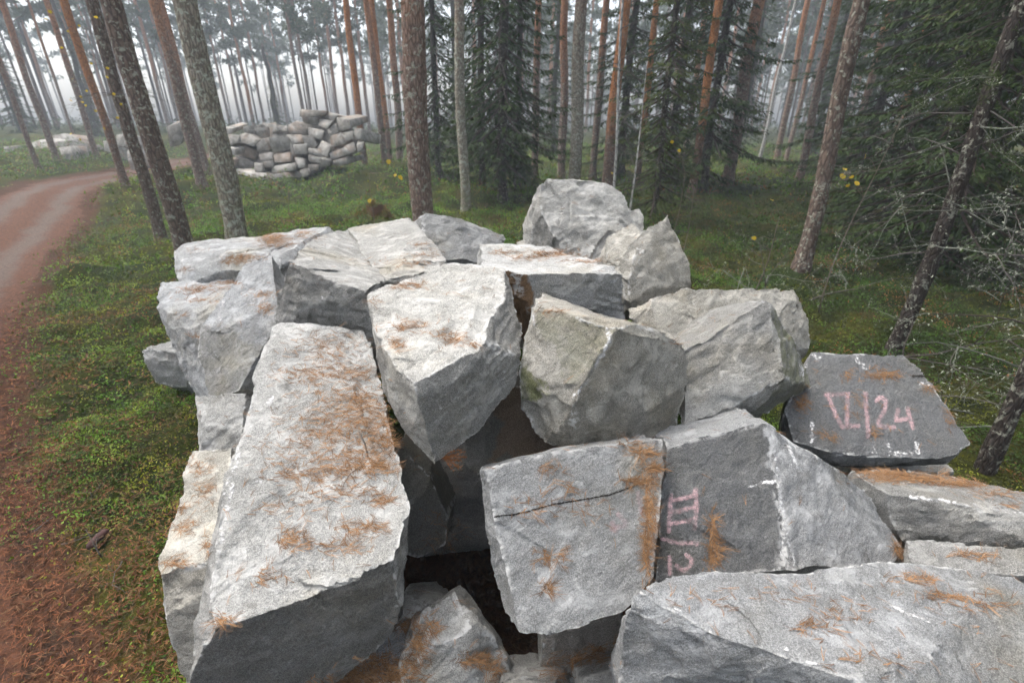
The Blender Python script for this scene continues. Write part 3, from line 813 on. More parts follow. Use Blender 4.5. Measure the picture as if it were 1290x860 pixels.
ORD = ['first','second','third','fourth','fifth','sixth','seventh','eighth','ninth','tenth','eleventh','twelfth','thirteenth','fourteenth',
       'fifteenth','sixteenth','seventeenth','eighteenth','nineteenth','twentieth']
def build_far_pile():
    blocks = []
    for k, q in enumerate(FAR):
        Q = [(250 + x / 5.375, 120 + y / 5.375) for x, y in q]
        cyp = sum(b for a, b in Q) / len(Q); cxp = sum(a for a, b in Q) / len(Q)
        Yd = 18.6 + (228 - cyp) * 0.028 + (0.6 if k in (1, 3) else 0)
        # grow each a little about its own middle so that neighbours touch
        Q = [(cxp + (a - cxp) * 0.97, cyp + (b - cyp) * 0.97) for a, b in Q]
        blocks.append((cyp, cxp, Q, Yd, k))
    rows = [('bottom row', 212, 400), ('second row up', 197, 212), ('middle row', 181, 197), ('fourth row up', 166, 181), ('upper row', 150, 166), ('top row', 0, 150)]
    for nm, lo, hi in rows:
        r = sorted([b for b in blocks if lo <= b[0] < hi], key=lambda b: b[1])
        for i, (cyp, cxp, Q, Yd, k) in enumerate(r):
            me, base = slab_block(Q, Yd, 1.5, k + 3)
            link('stone_block', me, None, base, f'granite block in the far pile, {ORD[i]} from left in its {nm}', 'stone block', 'blocks of the far pile')
    for i, (a, b, c_, d_) in enumerate([(296,175,322,222),(318,168,346,222),(340,160,372,224),(366,158,398,216),(392,152,420,208),(414,154,440,200),(384,146,410,165)]):
        me, base = slab_block([(a, b), (c_, b - 3), (c_, d_), (a, d_)], 20.4 + (i == 6) * 0.8, 1.4, 90 + i)
        link('stone_block', me, None, base, f'shadowed block deep inside the far pile, {ORD[i]} from left behind the gaps' if i < 6 else 'shadowed block behind the top row of the far pile', 'stone block', 'blocks of the far pile')
    # rocks lying about in the mist at the left
    lone = [([(210,160),(225,155),(231,172),(227,183),(214,186)], 21, 'pale boulder seen between two pine trunks left of the far pile'),
            ([(36,181),(50,176),(66,179),(68,192),(40,193)], 26, 'dark-sided flat boulder in the mist at far left'),
            ([(66,171),(80,168),(88,180),(84,190),(70,188)], 27, 'mossy hump of rock right of the dark-sided boulder'),
            ([(74,186),(88,184),(91,193),(77,194)], 24, 'small bright stone in front of the mossy hump'),
            ([(87,181),(112,181),(117,191),(90,193)], 26, 'long low pale stone in the mist beyond the road'),
            ([(146,170),(157,168),(161,182),(148,184)], 25, 'grey stone half hidden behind the orange pine beyond the road'),
            ([(5,185),(17,184),(18,191),(4,192)], 25, 'little pale stone at the far left edge beyond the road'),
            ([(130,178),(146,176),(148,190),(131,190)], 27, 'dull stone in the mist left of the orange pine'),
            ([(160,190),(172,188),(174,200),(161,202)], 23, 'low stone on the far verge of the road behind the dark pine')]
    for i, (q, Yd, lb) in enumerate(lone):
        me, base = slab_block(q, Yd, 1.3, 60 + i, i > 0)
        link('boulder', me, None, base, lb, 'boulder', 'stones lying in the mist')
build_far_pile()

# ------------------------------------------------------------------ trees
H_TREE = 17.0
def trunk_mesh(name, mat, seed, hires=False, d=0.3, height=H_TREE, flare=0.35, taper=0.62):
    """trunk with base diameter d: plates of bark, root flare, slight bend"""
    if hires:
        zs = np.concatenate([np.arange(-0.3, 4.6, 0.045), np.linspace(4.8, height, 16)]); sides = 44
    else:
        zs = np.concatenate([np.linspace(-0.3, 0.6, 6), np.linspace(0.9, height, 22)]); sides = 12
    rs = np.random.default_rng(seed)
    ph = rs.uniform(0, 6.3, 4)
    bx = 0.05 * np.sin(zs * 0.55 + ph[0]) + 0.02 * np.sin(zs * 1.7 + ph[1]); bx -= bx[np.argmin(abs(zs))]
    by = 0.05 * np.sin(zs * 0.47 + ph[2]) + 0.02 * np.sin(zs * 1.5 + ph[3]); by -= by[np.argmin(abs(zs))]
    t = np.clip(zs / height, 0, 1)
    rad = d / 2 * (1 - taper * t ** 1.2) * (1 + flare * np.exp(-np.maximum(zs, 0) / 0.16))
    rad[-1] = 0.01
    V, Q, T = tube(np.stack([bx, by, zs], -1), rad, sides)
    ax = np.stack([np.interp(V[:, 2], zs, bx), np.interp(V[:, 2], zs, by)], -1)
    e = V[:, :2] - ax; rr = np.linalg.norm(e, axis=1, keepdims=True) + 1e-6; e = e / rr
    if hires:
        q = V * np.array([1 / d * 2.2, 1 / d * 2.2, 5.0])
        pl = np.abs(pnoise(q * 2.1, seed)) * 1.3 + 0.5 * np.abs(pnoise(q * 4.3 + 3, seed + 1))
        disp = 0.012 * (np.clip(pl, 0, 0.5) - 0.3) + 0.010 * pnoise(V * 3.0, seed + 2)
    else:
        disp = 0.03 * d * pnoise(V * np.array([4, 4, 1.5]), seed)
    k = rr[:, 0] > 0.02
    V[k, :2] += e[k] * disp[k][:, None]
    return mesh_arrays(name, V, [Q, T], mat, True)

def crown_mesh(name, seed, z0, z1, rad, ntuft, tuft, cols, mb=None, off=(0, 0, 0), sc=1.0):
    """pine crown: bent limbs carrying tufts of needles"""
    rs = np.random.default_rng(seed)
    own = mb is None
    mb = mb or MB()
    nl = 16 if own else 7
    P = []
    for i in range(nl):
        f = (i + 0.5) / nl
        z = z0 + (z1 - z0) * f
        a = i * 2.4 + rs.uniform(-0.4, 0.4)
        ln = rad * (0.55 + 0.6 * math.sin(math.pi * min(1, f * 0.9 + 0.12))) * rs.uniform(0.6, 1.15)
        pts = np.array([[math.cos(a) * ln * s, math.sin(a) * ln * s, z + ln * (0.28 * s + 0.16 * math.sin(3 * s))] for s in np.linspace(0, 1, 5)])
        pts[1:] += rs.normal(0, 0.06, (4, 3))
        mb.tube(pts * sc + off, np.linspace(0.045, 0.012, 5) * sc, 4, (0.16, 0.10, 0.07))
        m = ntuft // nl
        s = rs.uniform(0.35, 1.05, m)
        q = np.stack([np.interp(s, np.linspace(0, 1, 5), pts[:, k]) for k in range(3)], -1) + rs.normal(0, 0.28, (m, 3)) * np.array([1, 1, 0.6])
        P.append(q)
    P = np.vstack(P)
    nb = 7 if own else 4
    P = np.repeat(P, nb, 0)
    D = unit(rs.normal(0, 1, P.shape) + np.array([0, 0, 0.6]))
    W = unit(np.cross(D, rs.normal(0, 1, P.shape)))
    V, F = blades((P + rs.normal(0, 0.04, P.shape)) * sc + off, D, W, tuft * rs.uniform(0.6, 1.2, len(P)) * sc, tuft * 0.30 * sc)
    c = np.array(cols[0]) + (np.array(cols[1]) - np.array(cols[0])) * rs.uniform(0, 1, (len(P), 1))
    mb.add(V, F, col=np.repeat(c, 4, 0))
    return mb.mesh(name, M['foliage']) if own else None

def spruce_mesh(name, seed, height, rad, dens=1.0, zmin=0.4, cols=((0.012, 0.027, 0.007), (0.046, 0.076, 0.016)), droop=0.5, twl=0.26):
    rs = np.random.default_rng(seed)
    mb = MB()
    Ps, Ds, Ws, Ls, Cs = [], [], [], [], []
    z = zmin
    while z < height - 0.2:
        f = (z - zmin) / (height - zmin)
        ln0 = rad * (1 - f) ** 0.85 * (1.0 if f > 0.06 else 0.75)
        nb = rs.integers(5, 9)
        a0 = rs.uniform(0, 6.3)
        for b in range(nb):
            a = a0 + b * 6.283 / nb + rs.uniform(-0.3, 0.3)
            if rs.random() < 0.22: continue
            ln = ln0 * rs.uniform(0.4, 1.2)
            zz = z + rs.uniform(-0.14, 0.14)
            s = np.linspace(0, 1, 6)
            dz = ln * (-droop * s + 0.42 * droop * s ** 3) - 0.05
            pts = np.stack([np.cos(a) * ln * s, np.sin(a) * ln * s, zz + dz + rs.normal(0, 0.02, 6) * s], -1)
            mb.tube(pts, np.linspace(0.022, 0.005, 6) * (0.5 + ln / rad), 3, (0.06, 0.045, 0.035))
            m = int((16 + 46 * ln) * dens)
            t = rs.uniform(0.12, 1.0, m) ** 0.8
            q = np.stack([np.interp(t, s, pts[:, k]) for k in range(3)], -1)
            side = rs.choice([-1, 1], m)
            out = np.array([math.cos(a), math.sin(a), 0]); lat = np.array([-math.sin(a), math.cos(a), 0])
            dirv = unit(out[None] * rs.uniform(0.2, 0.9, (m, 1)) + lat[None] * (side * rs.uniform(0.4, 1.1, m))[:, None] + np.array([0, 0, -1.0])[None] * rs.uniform(0.05, 0.9, (m, 1)))
            Ls.append(twl * rs.uniform(0.5, 1.25, m) * (1.15 - 0.55 * t) * (0.6 + 0.4 * ln / rad))
            q = q + lat[None] * (side * rs.uniform(0, 0.22, m) * ln * (1 - t))[:, None] + rs.normal(0, 0.02, (m, 3))
            Ps.append(q); Ds.append(dirv)
            Ws.append(unit(np.cross(dirv, rs.normal(0, 1, (m, 3)) * 0.5 + np.array([0, 0, 1.0]))))
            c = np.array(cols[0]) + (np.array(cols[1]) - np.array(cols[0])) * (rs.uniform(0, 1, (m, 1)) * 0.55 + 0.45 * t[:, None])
            Cs.append(c)
        z += rs.uniform(0.20, 0.34) * (1 + 0.4 * f)
    P, D, W, Ln, Cc = np.vstack(Ps), np.vstack(Ds), np.vstack(Ws), np.concatenate(Ls), np.vstack(Cs)
    V, F = blades(P, D, W, Ln, Ln * 0.25, bend=0.12)
    mb.add(V, F, col=np.repeat(Cc, 4, 0))
    return mb.mesh(name, M['foliage'])

PC = ((0.030, 0.050, 0.020), (0.085, 0.110, 0.045))
CROWNS = [crown_mesh('crown', 40 + k, 7.0, 17.4, 2.1, 620, 0.32, PC) for k in range(3)]
CROWNS_HIGH = [crown_mesh('crown', 50 + k, 11.0, 17.4, 1.5, 260, 0.34, PC) for k in range(2)]
TRUNKS = {}
def trunk_of(kind, v):
    if (kind, v) not in TRUNKS:
        TRUNKS[(kind, v)] = trunk_mesh('trunk', M[kind], 70 + v * 13 + len(kind))
    return TRUNKS[(kind, v)]

def stub_branches(seed, d, n, z0, z1, mx=0.9, lichen=False):
    """dead bare branches sticking out of a trunk"""
    rs = np.random.default_rng(seed); out = []
    for i in range(n):
        mb = MB(); z = rs.uniform(z0, z1); a = rs.uniform(0, 6.28); ln = rs.uniform(0.15, 1) ** 1.5 * mx
        twig(mb, rs, np.array([math.cos(a) * d * 0.4, math.sin(a) * d * 0.4, z]), np.array([math.cos(a), math.sin(a), rs.uniform(-0.45, 0.15)]), ln, 0.009, 2 if ln > 0.5 else 1, lichen)
        out.append(mb.mesh('branch', M['twig']))
    return out

def twig(mb, rs, p, d, ln, r, depth, lichen=False, droop=0.15):
    n = 6
    pts = [p]; d = unit(d)
    for k in range(n):
        d = unit(d + rs.normal(0, 0.17, 3) + np.array([0, 0, -droop * 0.3]))
        pts.append(pts[-1] + d * ln / n)
    pts = np.array(pts)
    g = rs.uniform(0, 1)
    col = np.array((0.05, 0.042, 0.036)) * (1 - g) + np.array((0.12, 0.108, 0.098)) * g
    if lichen and rs.random() < 0.6: col = np.array((0.15, 0.16, 0.13)) * rs.uniform(0.5, 1.2)
    mb.tube(pts, np.linspace(r, r * 0.35, n + 1), 4, col)
    if lichen:
        m = int(ln * 26)
        if m:
            t = rs.integers(0, n + 1, m)
            P = pts[t] + rs.normal(0, 0.012, (m, 3)); D = unit(rs.normal(0, 1, (m, 3)) + np.array([0, 0, -0.3]))
            V, F = blades(P, D, unit(np.cross(D, rs.normal(0, 1, (m, 3)))), rs.uniform(0.012, 0.035, m), rs.uniform(0.006, 0.014, m))
            mb.add(V, F, col=np.array((0.24, 0.26, 0.20)) * rs.uniform(0.6, 1.2))
    if depth > 0:
        for k in range(rs.integers(2, 5)):
            i = rs.integers(2, n + 1)
            side = unit(np.cross(d, rs.normal(0, 1, 3)))
            twig(mb, rs, pts[i], d * 0.6 + side, ln * rs.uniform(0.35, 0.6), r * 0.55, depth - 1, lichen, droop)

def ground_z(x, y): return float(gh(np.array([x]), np.array([y]))[0])

def pine(px100, w, Y, kind, label, group=None, hires=False, crown=True, stubs=0, name='pine_tree', cat='tree', lean=0.0, height=1.0, ref=100):
    d = ray(px100, ref); t = Y / d[1]
    x = d[0] * t; dia = w * t / FPX / math.sqrt(1 + d[0] ** 2)
    z = ground_z(x, Y)
    v = int(px100 * 7) % 3
    e = link(name, None, None, (x, Y, z), label, cat, group)
    e.rotation_euler = (0, R(lean), 0)
    if hires:
        tr = link('trunk', trunk_mesh('trunk', M[kind], int(px100), True, dia), e)
    else:
        tr = link('trunk', trunk_of(kind, v), e)
        tr.scale = (dia / 0.3, dia / 0.3, height); tr.rotation_euler = (0, 0, px100 * 1.7)
    if crown:
        cs = CROWNS if Y > 24 else CROWNS_HIGH
        c = link('crown', cs[v % len(cs)], e); c.rotation_euler = (0, 0, px100 * 0.9); c.scale = (1, 1, height)
    if stubs:
        for bm_ in stub_branches(int(px100) + 5, dia, stubs, 1.2, 6.5, 1.0 if Y > 9 else 0.5): link('branch', bm_, e)
    return e

G = 'pines standing round the pile'
pine(249, 34, 7.6, 'pine_lichen', 'thick lichened pine trunk directly left of the far stone pile', G, True)
pine(172, 31, 8.1, 'pine_dark', 'thick dark rough-barked pine trunk behind the back left block', G, True)
pine(142, 19, 9.9, 'pine_dark', 'pine trunk close on the left of the dark rough-barked one', G, True)
pine(115, 13, 15.5, 'pine_orange', 'orange pine trunk beside the near edge of the road', G, stubs=10)
pine(220, 15, 16.5, 'pine', 'brown pine trunk between the dark pine and the lichened pine', G, stubs=4)
pine(231, 12, 21.0, 'pine', 'slimmer pine trunk partly hidden behind the brown one left of the far pile', G)
pine(34, 11, 23.0, 'pine', 'grey pine trunk beyond the road at the far left', G)
pine(5, 9, 20.5, 'pine', 'pine trunk at the very left edge of the photo beyond the road', G)
pine(68, 5, 33.0, 'pine', 'thin misty pine trunk beyond the low pale stones', G)
pine(89, 10, 25.0, 'pine', 'straight grey pine trunk beyond the road, right of the thin one', G, stubs=5)
pine(521, 31, 7.4, 'pine', 'thick straight reddish-brown pine trunk just behind the pile', G, True, stubs=2)
pine(581, 13, 13.0, 'pine_lichen', 'slender grey pine trunk right of the thick straight one', G, True)
pine(447, 9, 23.5, 'pine_orange', 'orange pine trunk at the right end of the far pile', G)
pine(474, 9, 22.5, 'pine', 'left one of the close pair of pines right of the far pile', G)
pine(481, 8, 25.0, 'pine_orange', 'right one of the close pair of pines right of the far pile', G)
pine(495, 10, 24.5, 'pine', 'grey pine trunk just left of the thick straight one', G)
pine(676, 9, 19.5, 'pine', 'slender pine trunk above the left shoulder of the pale boulder', G, stubs=3)
pine(712, 11, 21.5, 'pine', 'brown pine trunk left of the lichened one above the pale boulder', G)
pine(730, 17, 16.5, 'pine_lichen', 'lichened pine trunk directly above the pale boulder', G, True, stubs=2)
pine(755, 10, 21.0, 'pine', 'thin brown pine trunk left of the bright orange one', G)
pine(775, 15, 17.5, 'pine_orange', 'bright orange pine trunk above the right of the pale boulder', G)
pine(816, 9, 19.5, 'pine_orange', 'orange pine trunk rising out of the green spruce right of the boulder', G)
pine(893, 12, 15.5, 'pine_orange', 'pine trunk standing against the dark spruce right of centre', G)
pine(876, 8, 22.0, 'pine', 'thin pine trunk seen through the spruce right of centre', G)
pine(940, 17, 16.5, 'pine', 'stout pine trunk with orange upper part right of the dark spruce', G, True)
pine(1000, 9, 24.0, 'pine', 'grey pine trunk right of the white birch', G)
pine(1013, 7, 26.0, 'pine', 'thin pine trunk touching the grey one right of the birch', G)
pine(1037, 12, 17.5, 'pine', 'pine trunk left of the thick near pine on the right', G, stubs=5)
pine(1070, 25, 6.9, 'pine_dark', 'thick grey-brown pine trunk behind the light triangular block on the right', G, True, stubs=0)
pine(1098, 12, 17.0, 'pine', 'pine trunk close behind the thick near one on the right', G, stubs=8)
pine(1150, 11, 18.0, 'pine_orange', 'reddish pine trunk above the dark spruce at right', G)
pine(1235, 17, 12.5, 'pine_lichen', 'pale lichened trunk in the dark at the right', G, stubs=10)

# misty middle distance
FARP = [(12,6,38,'pine'),(52,7,36,'pine'),(104,6,42,'pine'),(128,5,45,'pine'),(160,6,40,'pine'),(196,7,36,'pine'),(210,5,44,'pine'),
        (266,6,38,'pine'),(277,5,46,'pine'),(292,5,50,'pine'),(308,6,40,'pine_orange'),(322,5,44,'pine'),(343,4,52,'pine'),(352,4,48,'pine'),(376,6,33,'pine_dark'),(384,6,34,'pine_dark'),
        (408,5,42,'pine'),(420,6,40,'pine'),(432,6,38,'pine'),(458,6,40,'pine'),(508,7,36,'pine'),(548,6,38,'pine'),(600,6,40,'pine'),(655,6,36,'pine'),(696,6,38,'pine'),
        (742,5,42,'pine'),(790,6,36,'pine'),(852,6,38,'pine'),(915,6,36,'pine'),(958,5,44,'pine'),(975,6,38,'pine'),(1024,5,42,'pine'),(1054,6,38,'pine'),(1085,6,36,'pine'),(1120,7,34,'pine'),(1165,6,36,'pine'),(1200,7,32,'pine'),(1262,7,34,'pine')]
for i, (px, w, Y, kind) in enumerate(sorted(FARP)):
    nth = i if px < 500 else i - sum(p[0] < 500 for p in FARP)
    side = 'left of the thick straight pine' if px < 500 else 'right of the thick straight pine'
    pine(px, w * 0.85, Y * 1.35, kind, f'slim misty pine, {ORD[nth]} from left among those {side}', 'misty pines in the background', stubs=4 if i % 3 == 0 else 0, height=0.9 + 0.2 * ((i * 37) % 10) / 10)

# birches
def birch(px, ref, w, Y, label, height, lean):
    d = ray(px, ref); t = Y / d[1]; x = d[0] * t; dia = w * t / FPX
    e = link('birch_tree', None, None, (x, Y, ground_z(x, Y)), label, 'tree', 'thin birches')
    e.rotation_euler = (0, R(lean), 0)
    link('trunk', trunk_mesh('trunk', M['birch_bark'], int(px), False, dia, height, 0.2, 0.75), e)
    rs = np.random.default_rng(int(px)); mb = MB()
    for k in range(14):
        z = rs.uniform(0.35, 0.98) * height; a = rs.uniform(0, 6.28)
        mb = MB(); twig(mb, rs, np.array([0, 0, z]), np.array([math.cos(a), math.sin(a), 0.7]), rs.uniform(0.3, 0.9), 0.006, 1)
        link('branch', mb.mesh('branch', M['twig']), e)
birch(773, 215, 4.2, 9.0, 'thin white birch stem curving up beside the orange pine', 7.0, -1.5)
birch(793, 245, 3.0, 8.0, 'thinner pale birch sapling just right of the white birch stem', 3.0, 1.0)
birch(975, 110, 4.5, 27.0, 'white birch trunk in the mist right of the stout pine', 13.0, 2.0)

# spruces
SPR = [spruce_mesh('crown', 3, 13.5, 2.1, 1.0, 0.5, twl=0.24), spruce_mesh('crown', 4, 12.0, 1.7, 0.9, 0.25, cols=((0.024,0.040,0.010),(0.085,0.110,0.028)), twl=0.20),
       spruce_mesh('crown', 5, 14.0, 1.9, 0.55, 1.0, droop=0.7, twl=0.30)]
def spruce(px, ref, Y, v, label, w=12, sc=1.0, rot=0.0, group='spruces among the pines'):
    d = ray(px, ref); t = Y / d[1]; x = d[0] * t
    e = link('spruce_tree', None, None, (x, Y, ground_z(x, Y)), label, 'tree', group)
    tr = link('trunk', trunk_of('spruce_bark', v), e); k = w * t / FPX / 0.3; tr.scale = (k, k, 0.8 * sc)
    c = link('crown', SPR[v], e); c.rotation_euler = (0, 0, rot); c.scale = (sc, sc, sc)
    return e
spruce(632, 100, 14.5, 2, 'dark spruce with drooping branches in the centre right of the slender grey pine', 13, 1.0)
spruce(605, 100, 17.0, 2, 'dark spruce left of the central one behind the slender grey pine', 9, 1.0, 2.0)
spruce(548, 130, 18.5, 2, 'dim spruce behind the thick straight pine', 8, 0.95, 1.0)
spruce(652, 120, 17.5, 2, 'thin spruce close on the right of the central dark one', 8, 0.9, 4.0)
spruce(838, 150, 11.5, 1, 'green spruce with branches down to the ground right of the pale boulder', 8, 0.9, 0.6)
spruce(905, 120, 16.0, 0, 'dark dense spruce behind the pine right of centre', 10, 1.1, 2.2)
spruce(862, 90, 19.0, 0, 'tall dark spruce behind the green one right of the boulder', 10, 1.15, 4.2)
spruce(795, 90, 20.5, 0, 'black-green spruce behind the bright orange pine', 10, 1.05, 3.3)
spruce(1150, 170, 10.5, 0, 'broad dark spruce filling the right side behind the lichen twigs', 10, 0.9, 1.4)
spruce(1215, 120, 9.0, 0, 'dark spruce right of the broad one near the pale lichened trunk', 10, 1.0, 2.9)
spruce(1290, 120, 8.0, 1, 'dark spruce cut off by the right edge of the photo', 10, 1.1, 5.0)
spruce(1120, 110, 15.0, 0, 'dark spruce behind the broad one at right', 10, 1.0, 0.3)
spruce(1195, 100, 14.0, 0, 'dark spruce between the reddish pine and the pale lichened trunk', 10, 1.1, 2.0)
spruce(1275, 110, 12.0, 0, 'tall dark spruce in the upper right corner', 10, 1.1, 4.0)
spruce(1245, 150, 7.0, 0, 'dark spruce low behind the dead-twigged tree at the right edge', 9, 0.75, 0.9)
spruce(1060, 110, 20.0, 0, 'dark spruce behind the thick near pine on the right', 9, 1.0, 5.1)
spruce(345, 130, 40, 1, 'small misty spruce standing above the far pile', 8, 0.5, 0.0, 'spruces in the mist')
for i, (px, Y, v, sc, lb) in enumerate([(15,38,0,0.8,'misty spruce at the far left edge'),(110,40,1,0.7,'low misty spruce beyond the low pale stones'),(182,42,1,0.75,'faint spruce seen behind the dark rough-barked pine'),
        (1040,30,0,0.75,'misty spruce behind the pine trunks right of the birch'),(1100,26,0,0.8,'grey-green spruce in the mist behind the thick near pine at right'),(700,30,0,0.9,'misty spruce behind the trunks above the pale boulder'),
        (575,34,0,0.9,'misty spruce seen left of the slender grey pine'),(940,30,2,0.95,'misty spruce behind the stout pine right of centre'),(1240,20,0,1.0,'dim spruce deep in the right background')]):
    spruce(px, 130, Y, v, lb, 7, sc, i * 1.3, 'spruces in the mist')

# the far wood, one mass
def far_wood():
    rs = np.random.default_rng(5); mb = MB()
    for i in range(620):
        a = rs.uniform(-1.0, 1.0); r = rs.uniform(58, 133)
        if a < -0.03 and i % 5 < 3: continue                 # the wood is thinner towards the clearing on the left
        x, y = math.sin(a) * r, math.cos(a) * r
        z = ground_z(x, y); h = rs.uniform(14, 20); d = rs.uniform(0.16, 0.34)
        V, Q, T = tube(np.array([[x, y, z - 0.2], [x + rs.normal(0, 0.1), y, z + h * 0.5], [x + rs.normal(0, 0.3), y, z + h]]), [d / 2, d / 2.6, 0.03], 5)
        mb.add(V, Q, T, col=np.array((0.16, 0.11, 0.085)) * rs.uniform(0.7, 1.3))
        crown_mesh('', int(rs.integers(1e6)), (rs.uniform(0.10, 0.5) if a > -0.03 else rs.uniform(0.4, 0.62)) * h, h, rs.uniform(1.2, 2.6), 56, 0.95, PC, mb, (x, y, z))
    # unseen wood beside and behind the photographer, added to block low light
    for i in range(60):
        a = rs.uniform(1.05, 5.23); r = 11.0 + 40 * rs.uniform(0, 1) ** 1.3
        x, y = math.sin(a) * r, math.cos(a) * r
        if -0.3 < road_s(np.array([x]), np.array([y]))[0] < ROAD_W + 0.3: continue
        z = ground_z(x, y); h = rs.uniform(11, 18); d = rs.uniform(0.2, 0.34)
        V, Q, T = tube(np.array([[x, y, z - 0.2], [x, y, z + h * 0.5], [x + rs.normal(0, 0.3), y, z + h]]), [d / 2, d / 2.6, 0.03], 6)
        mb.add(V, Q, T, col=np.array((0.12, 0.09, 0.07)) * rs.uniform(0.7, 1.3))
        crown_mesh('', int(rs.integers(1e6)), (0.06 if i % 3 else 0.4) * h, h, rs.uniform(1.6, 2.6), 170, 0.75, PC, mb, (x, y, z))
    for (x, y) in ((7.5, 2.5), (9.0, 5.0), (6.5, 0.0), (11.5, 7.0), (8.5, -2.5), (10.5, 2.0), (13, 10), (6.0, -4.0)):  # unseen trees added beyond the right edge to darken that side
        z = ground_z(x, y); V, Q, T = tube(np.array([[x, y, z - 0.2], [x, y, z + 6], [x, y, z + 13]]), [0.15, 0.1, 0.02], 6)
        mb.add(V, Q, T, col=(0.06, 0.045, 0.035))
        crown_mesh('', int(x * 31 + y * 7 + 400), 0.8, 13, 1.9, 420, 0.6, PC, mb, (x, y, z))
    # undergrowth
    n = 20000
    a = rs.uniform(-1.05, 1.05, n); r = rs.uniform(48, 130, n)
    x, y = np.sin(a) * r, np.cos(a) * r
    P = np.stack([x, y, gh(x, y) + np.abs(rs.normal(0, 0.5, n))], -1)
    D = unit(rs.normal(0, 1, P.shape) + np.array([0, 0, 0.8])); W = unit(np.cross(D, rs.normal(0, 1, P.shape)))
    V, F = blades(P, D, W, rs.uniform(0.15, 0.5, n), 0.12)
    mb.add(V, F, col=np.repeat(np.array((0.05, 0.07, 0.025)) * rs.uniform(0.6, 1.5, (n, 1)), 4, 0))
    link('distant_wood', mb.mesh('distant_wood', M['foliage']), label='distant pine wood dissolving into the fog, with unseen trees added for shade', cat='wood', kind='stuff')
far_wood()

# dark near trees at the right with dead lichened twigs
def dark_tree(px, py, Y, w, height, label, seed, stubs, mx, zr, sprigs=0):
    p = at(px, py, Y); x = p[0]
    t = Y / ray(px, py)[1]; dia = w * t / FPX / 1.35
    e = link('spruce_tree', None, None, (x, Y, ground_z(x, Y) - 0.03), label, 'tree', 'dead-twigged trees at the right')
    link('trunk', trunk_mesh('trunk', M['spruce_bark'], seed, True, dia, height, 0.15, 0.8), e)
    rs = np.random.default_rng(seed)
    tips = []
    for k in range(stubs):
        z = rs.uniform(*zr); a = rs.uniform(0, 6.28)
        mb = MB()
        p0 = np.array([math.cos(a) * dia * 0.35, math.sin(a) * dia * 0.35, z])
        twig(mb, rs, p0, np.array([math.cos(a), math.sin(a), rs.uniform(-0.3, 0.25)]), rs.uniform(0.4, 1.0) * mx, 0.007, 2, True)
        link('branch', mb.mesh('branch', M['twig']), e)
        if sprigs:
            m = 60
            P = np.vstack(mb.V); P = P[rs.integers(0, len(P), m * 2)]
            P = P[P[:, 2] > zr[0] + 0.45 * (zr[1] - zr[0])]
            tips.append(P)
    if sprigs and tips:
        P = np.repeat(np.vstack(tips), 7, 0); D = unit(rs.normal(0, 1, P.shape)); W = unit(np.cross(D, rs.normal(0, 1, P.shape)))
        V, F = blades(P + rs.normal(0, 0.012, P.shape), D, W, rs.uniform(0.025, 0.05, len(P)), 0.005)
        mb = MB(); mb.add(V, F, col=np.repeat(np.array((0.05, 0.075, 0.02)) * rs.uniform(0.5, 1.6, (len(P), 1)), 4, 0))
        link('crown', mb.mesh('crown', M['foliage']), e)
    return e
dark_tree(1122, 447, 4.5, 22, 8.0, 'dark thin trunk with pale lichen twigs rising behind the slab with numerals', 31, 16, 1.2, (0.9, 4.0), 1)
dark_tree(1237, 600, 2.65, 26, 7.0, 'dark trunk cut by the right edge beside the long low block', 33, 8, 0.9, (0.5, 2.6))
dark_tree(1330, 470, 3.6, 24, 8.0, 'dead-twigged tree reaching into the photo from the right edge', 35, 16, 1.6, (0.7, 3.4), 1)

def fallen(px, py, Y, dirv, ln, label, seed, r=0.012, z=None):
    p = at(px, py, Y); rs = np.random.default_rng(seed); mb = MB()
    zz = (ground_z(p[0], p[1]) if z is None else z)
    base = np.array([p[0], p[1], zz])
    twig(mb, rs, np.zeros(3), np.array(dirv, float), ln, r, 3, True, 0.0)
    link('dead_branch', mb.mesh('dead_branch', M['twig']), None, base, label, 'branch', 'dead branches lying in the undergrowth')
fallen(900, 372, 4.6, (0.7, 0.3, 0.42), 1.2, 'bare forked branch rising from behind the pointed stone', 1, 0.010)
fallen(930, 365, 4.9, (0.9, 0.2, 0.35), 1.1, 'bare dead branch above the light triangular block', 2)
fallen(1060, 446, 3.6, (1, 0.2, 0.16), 1.5, 'tangle of dead twigs right behind the slab with numerals', 3)
fallen(1075, 430, 3.9, (1, 0.1, 0.22), 1.6, 'long bare branch lying above the slab with numerals', 4)
fallen(1150, 470, 3.2, (1, 0.0, 0.10), 1.3, 'dead branch lying right of the slab with numerals', 5)
fallen(1190, 330, 4.8, (1, -0.2, 0.25), 1.6, 'grey lichened branch in the dark undergrowth at right', 6)
fallen(1040, 300, 6.0, (1, 0.1, 0.35), 1.6, 'pale dead branch in the undergrowth below the yellow leaves', 7)
fallen(1020, 445, 3.4, (0.6, 0.2, 0.15), 0.8, 'short forked twig at the right end of the light triangular block', 8, 0.008)

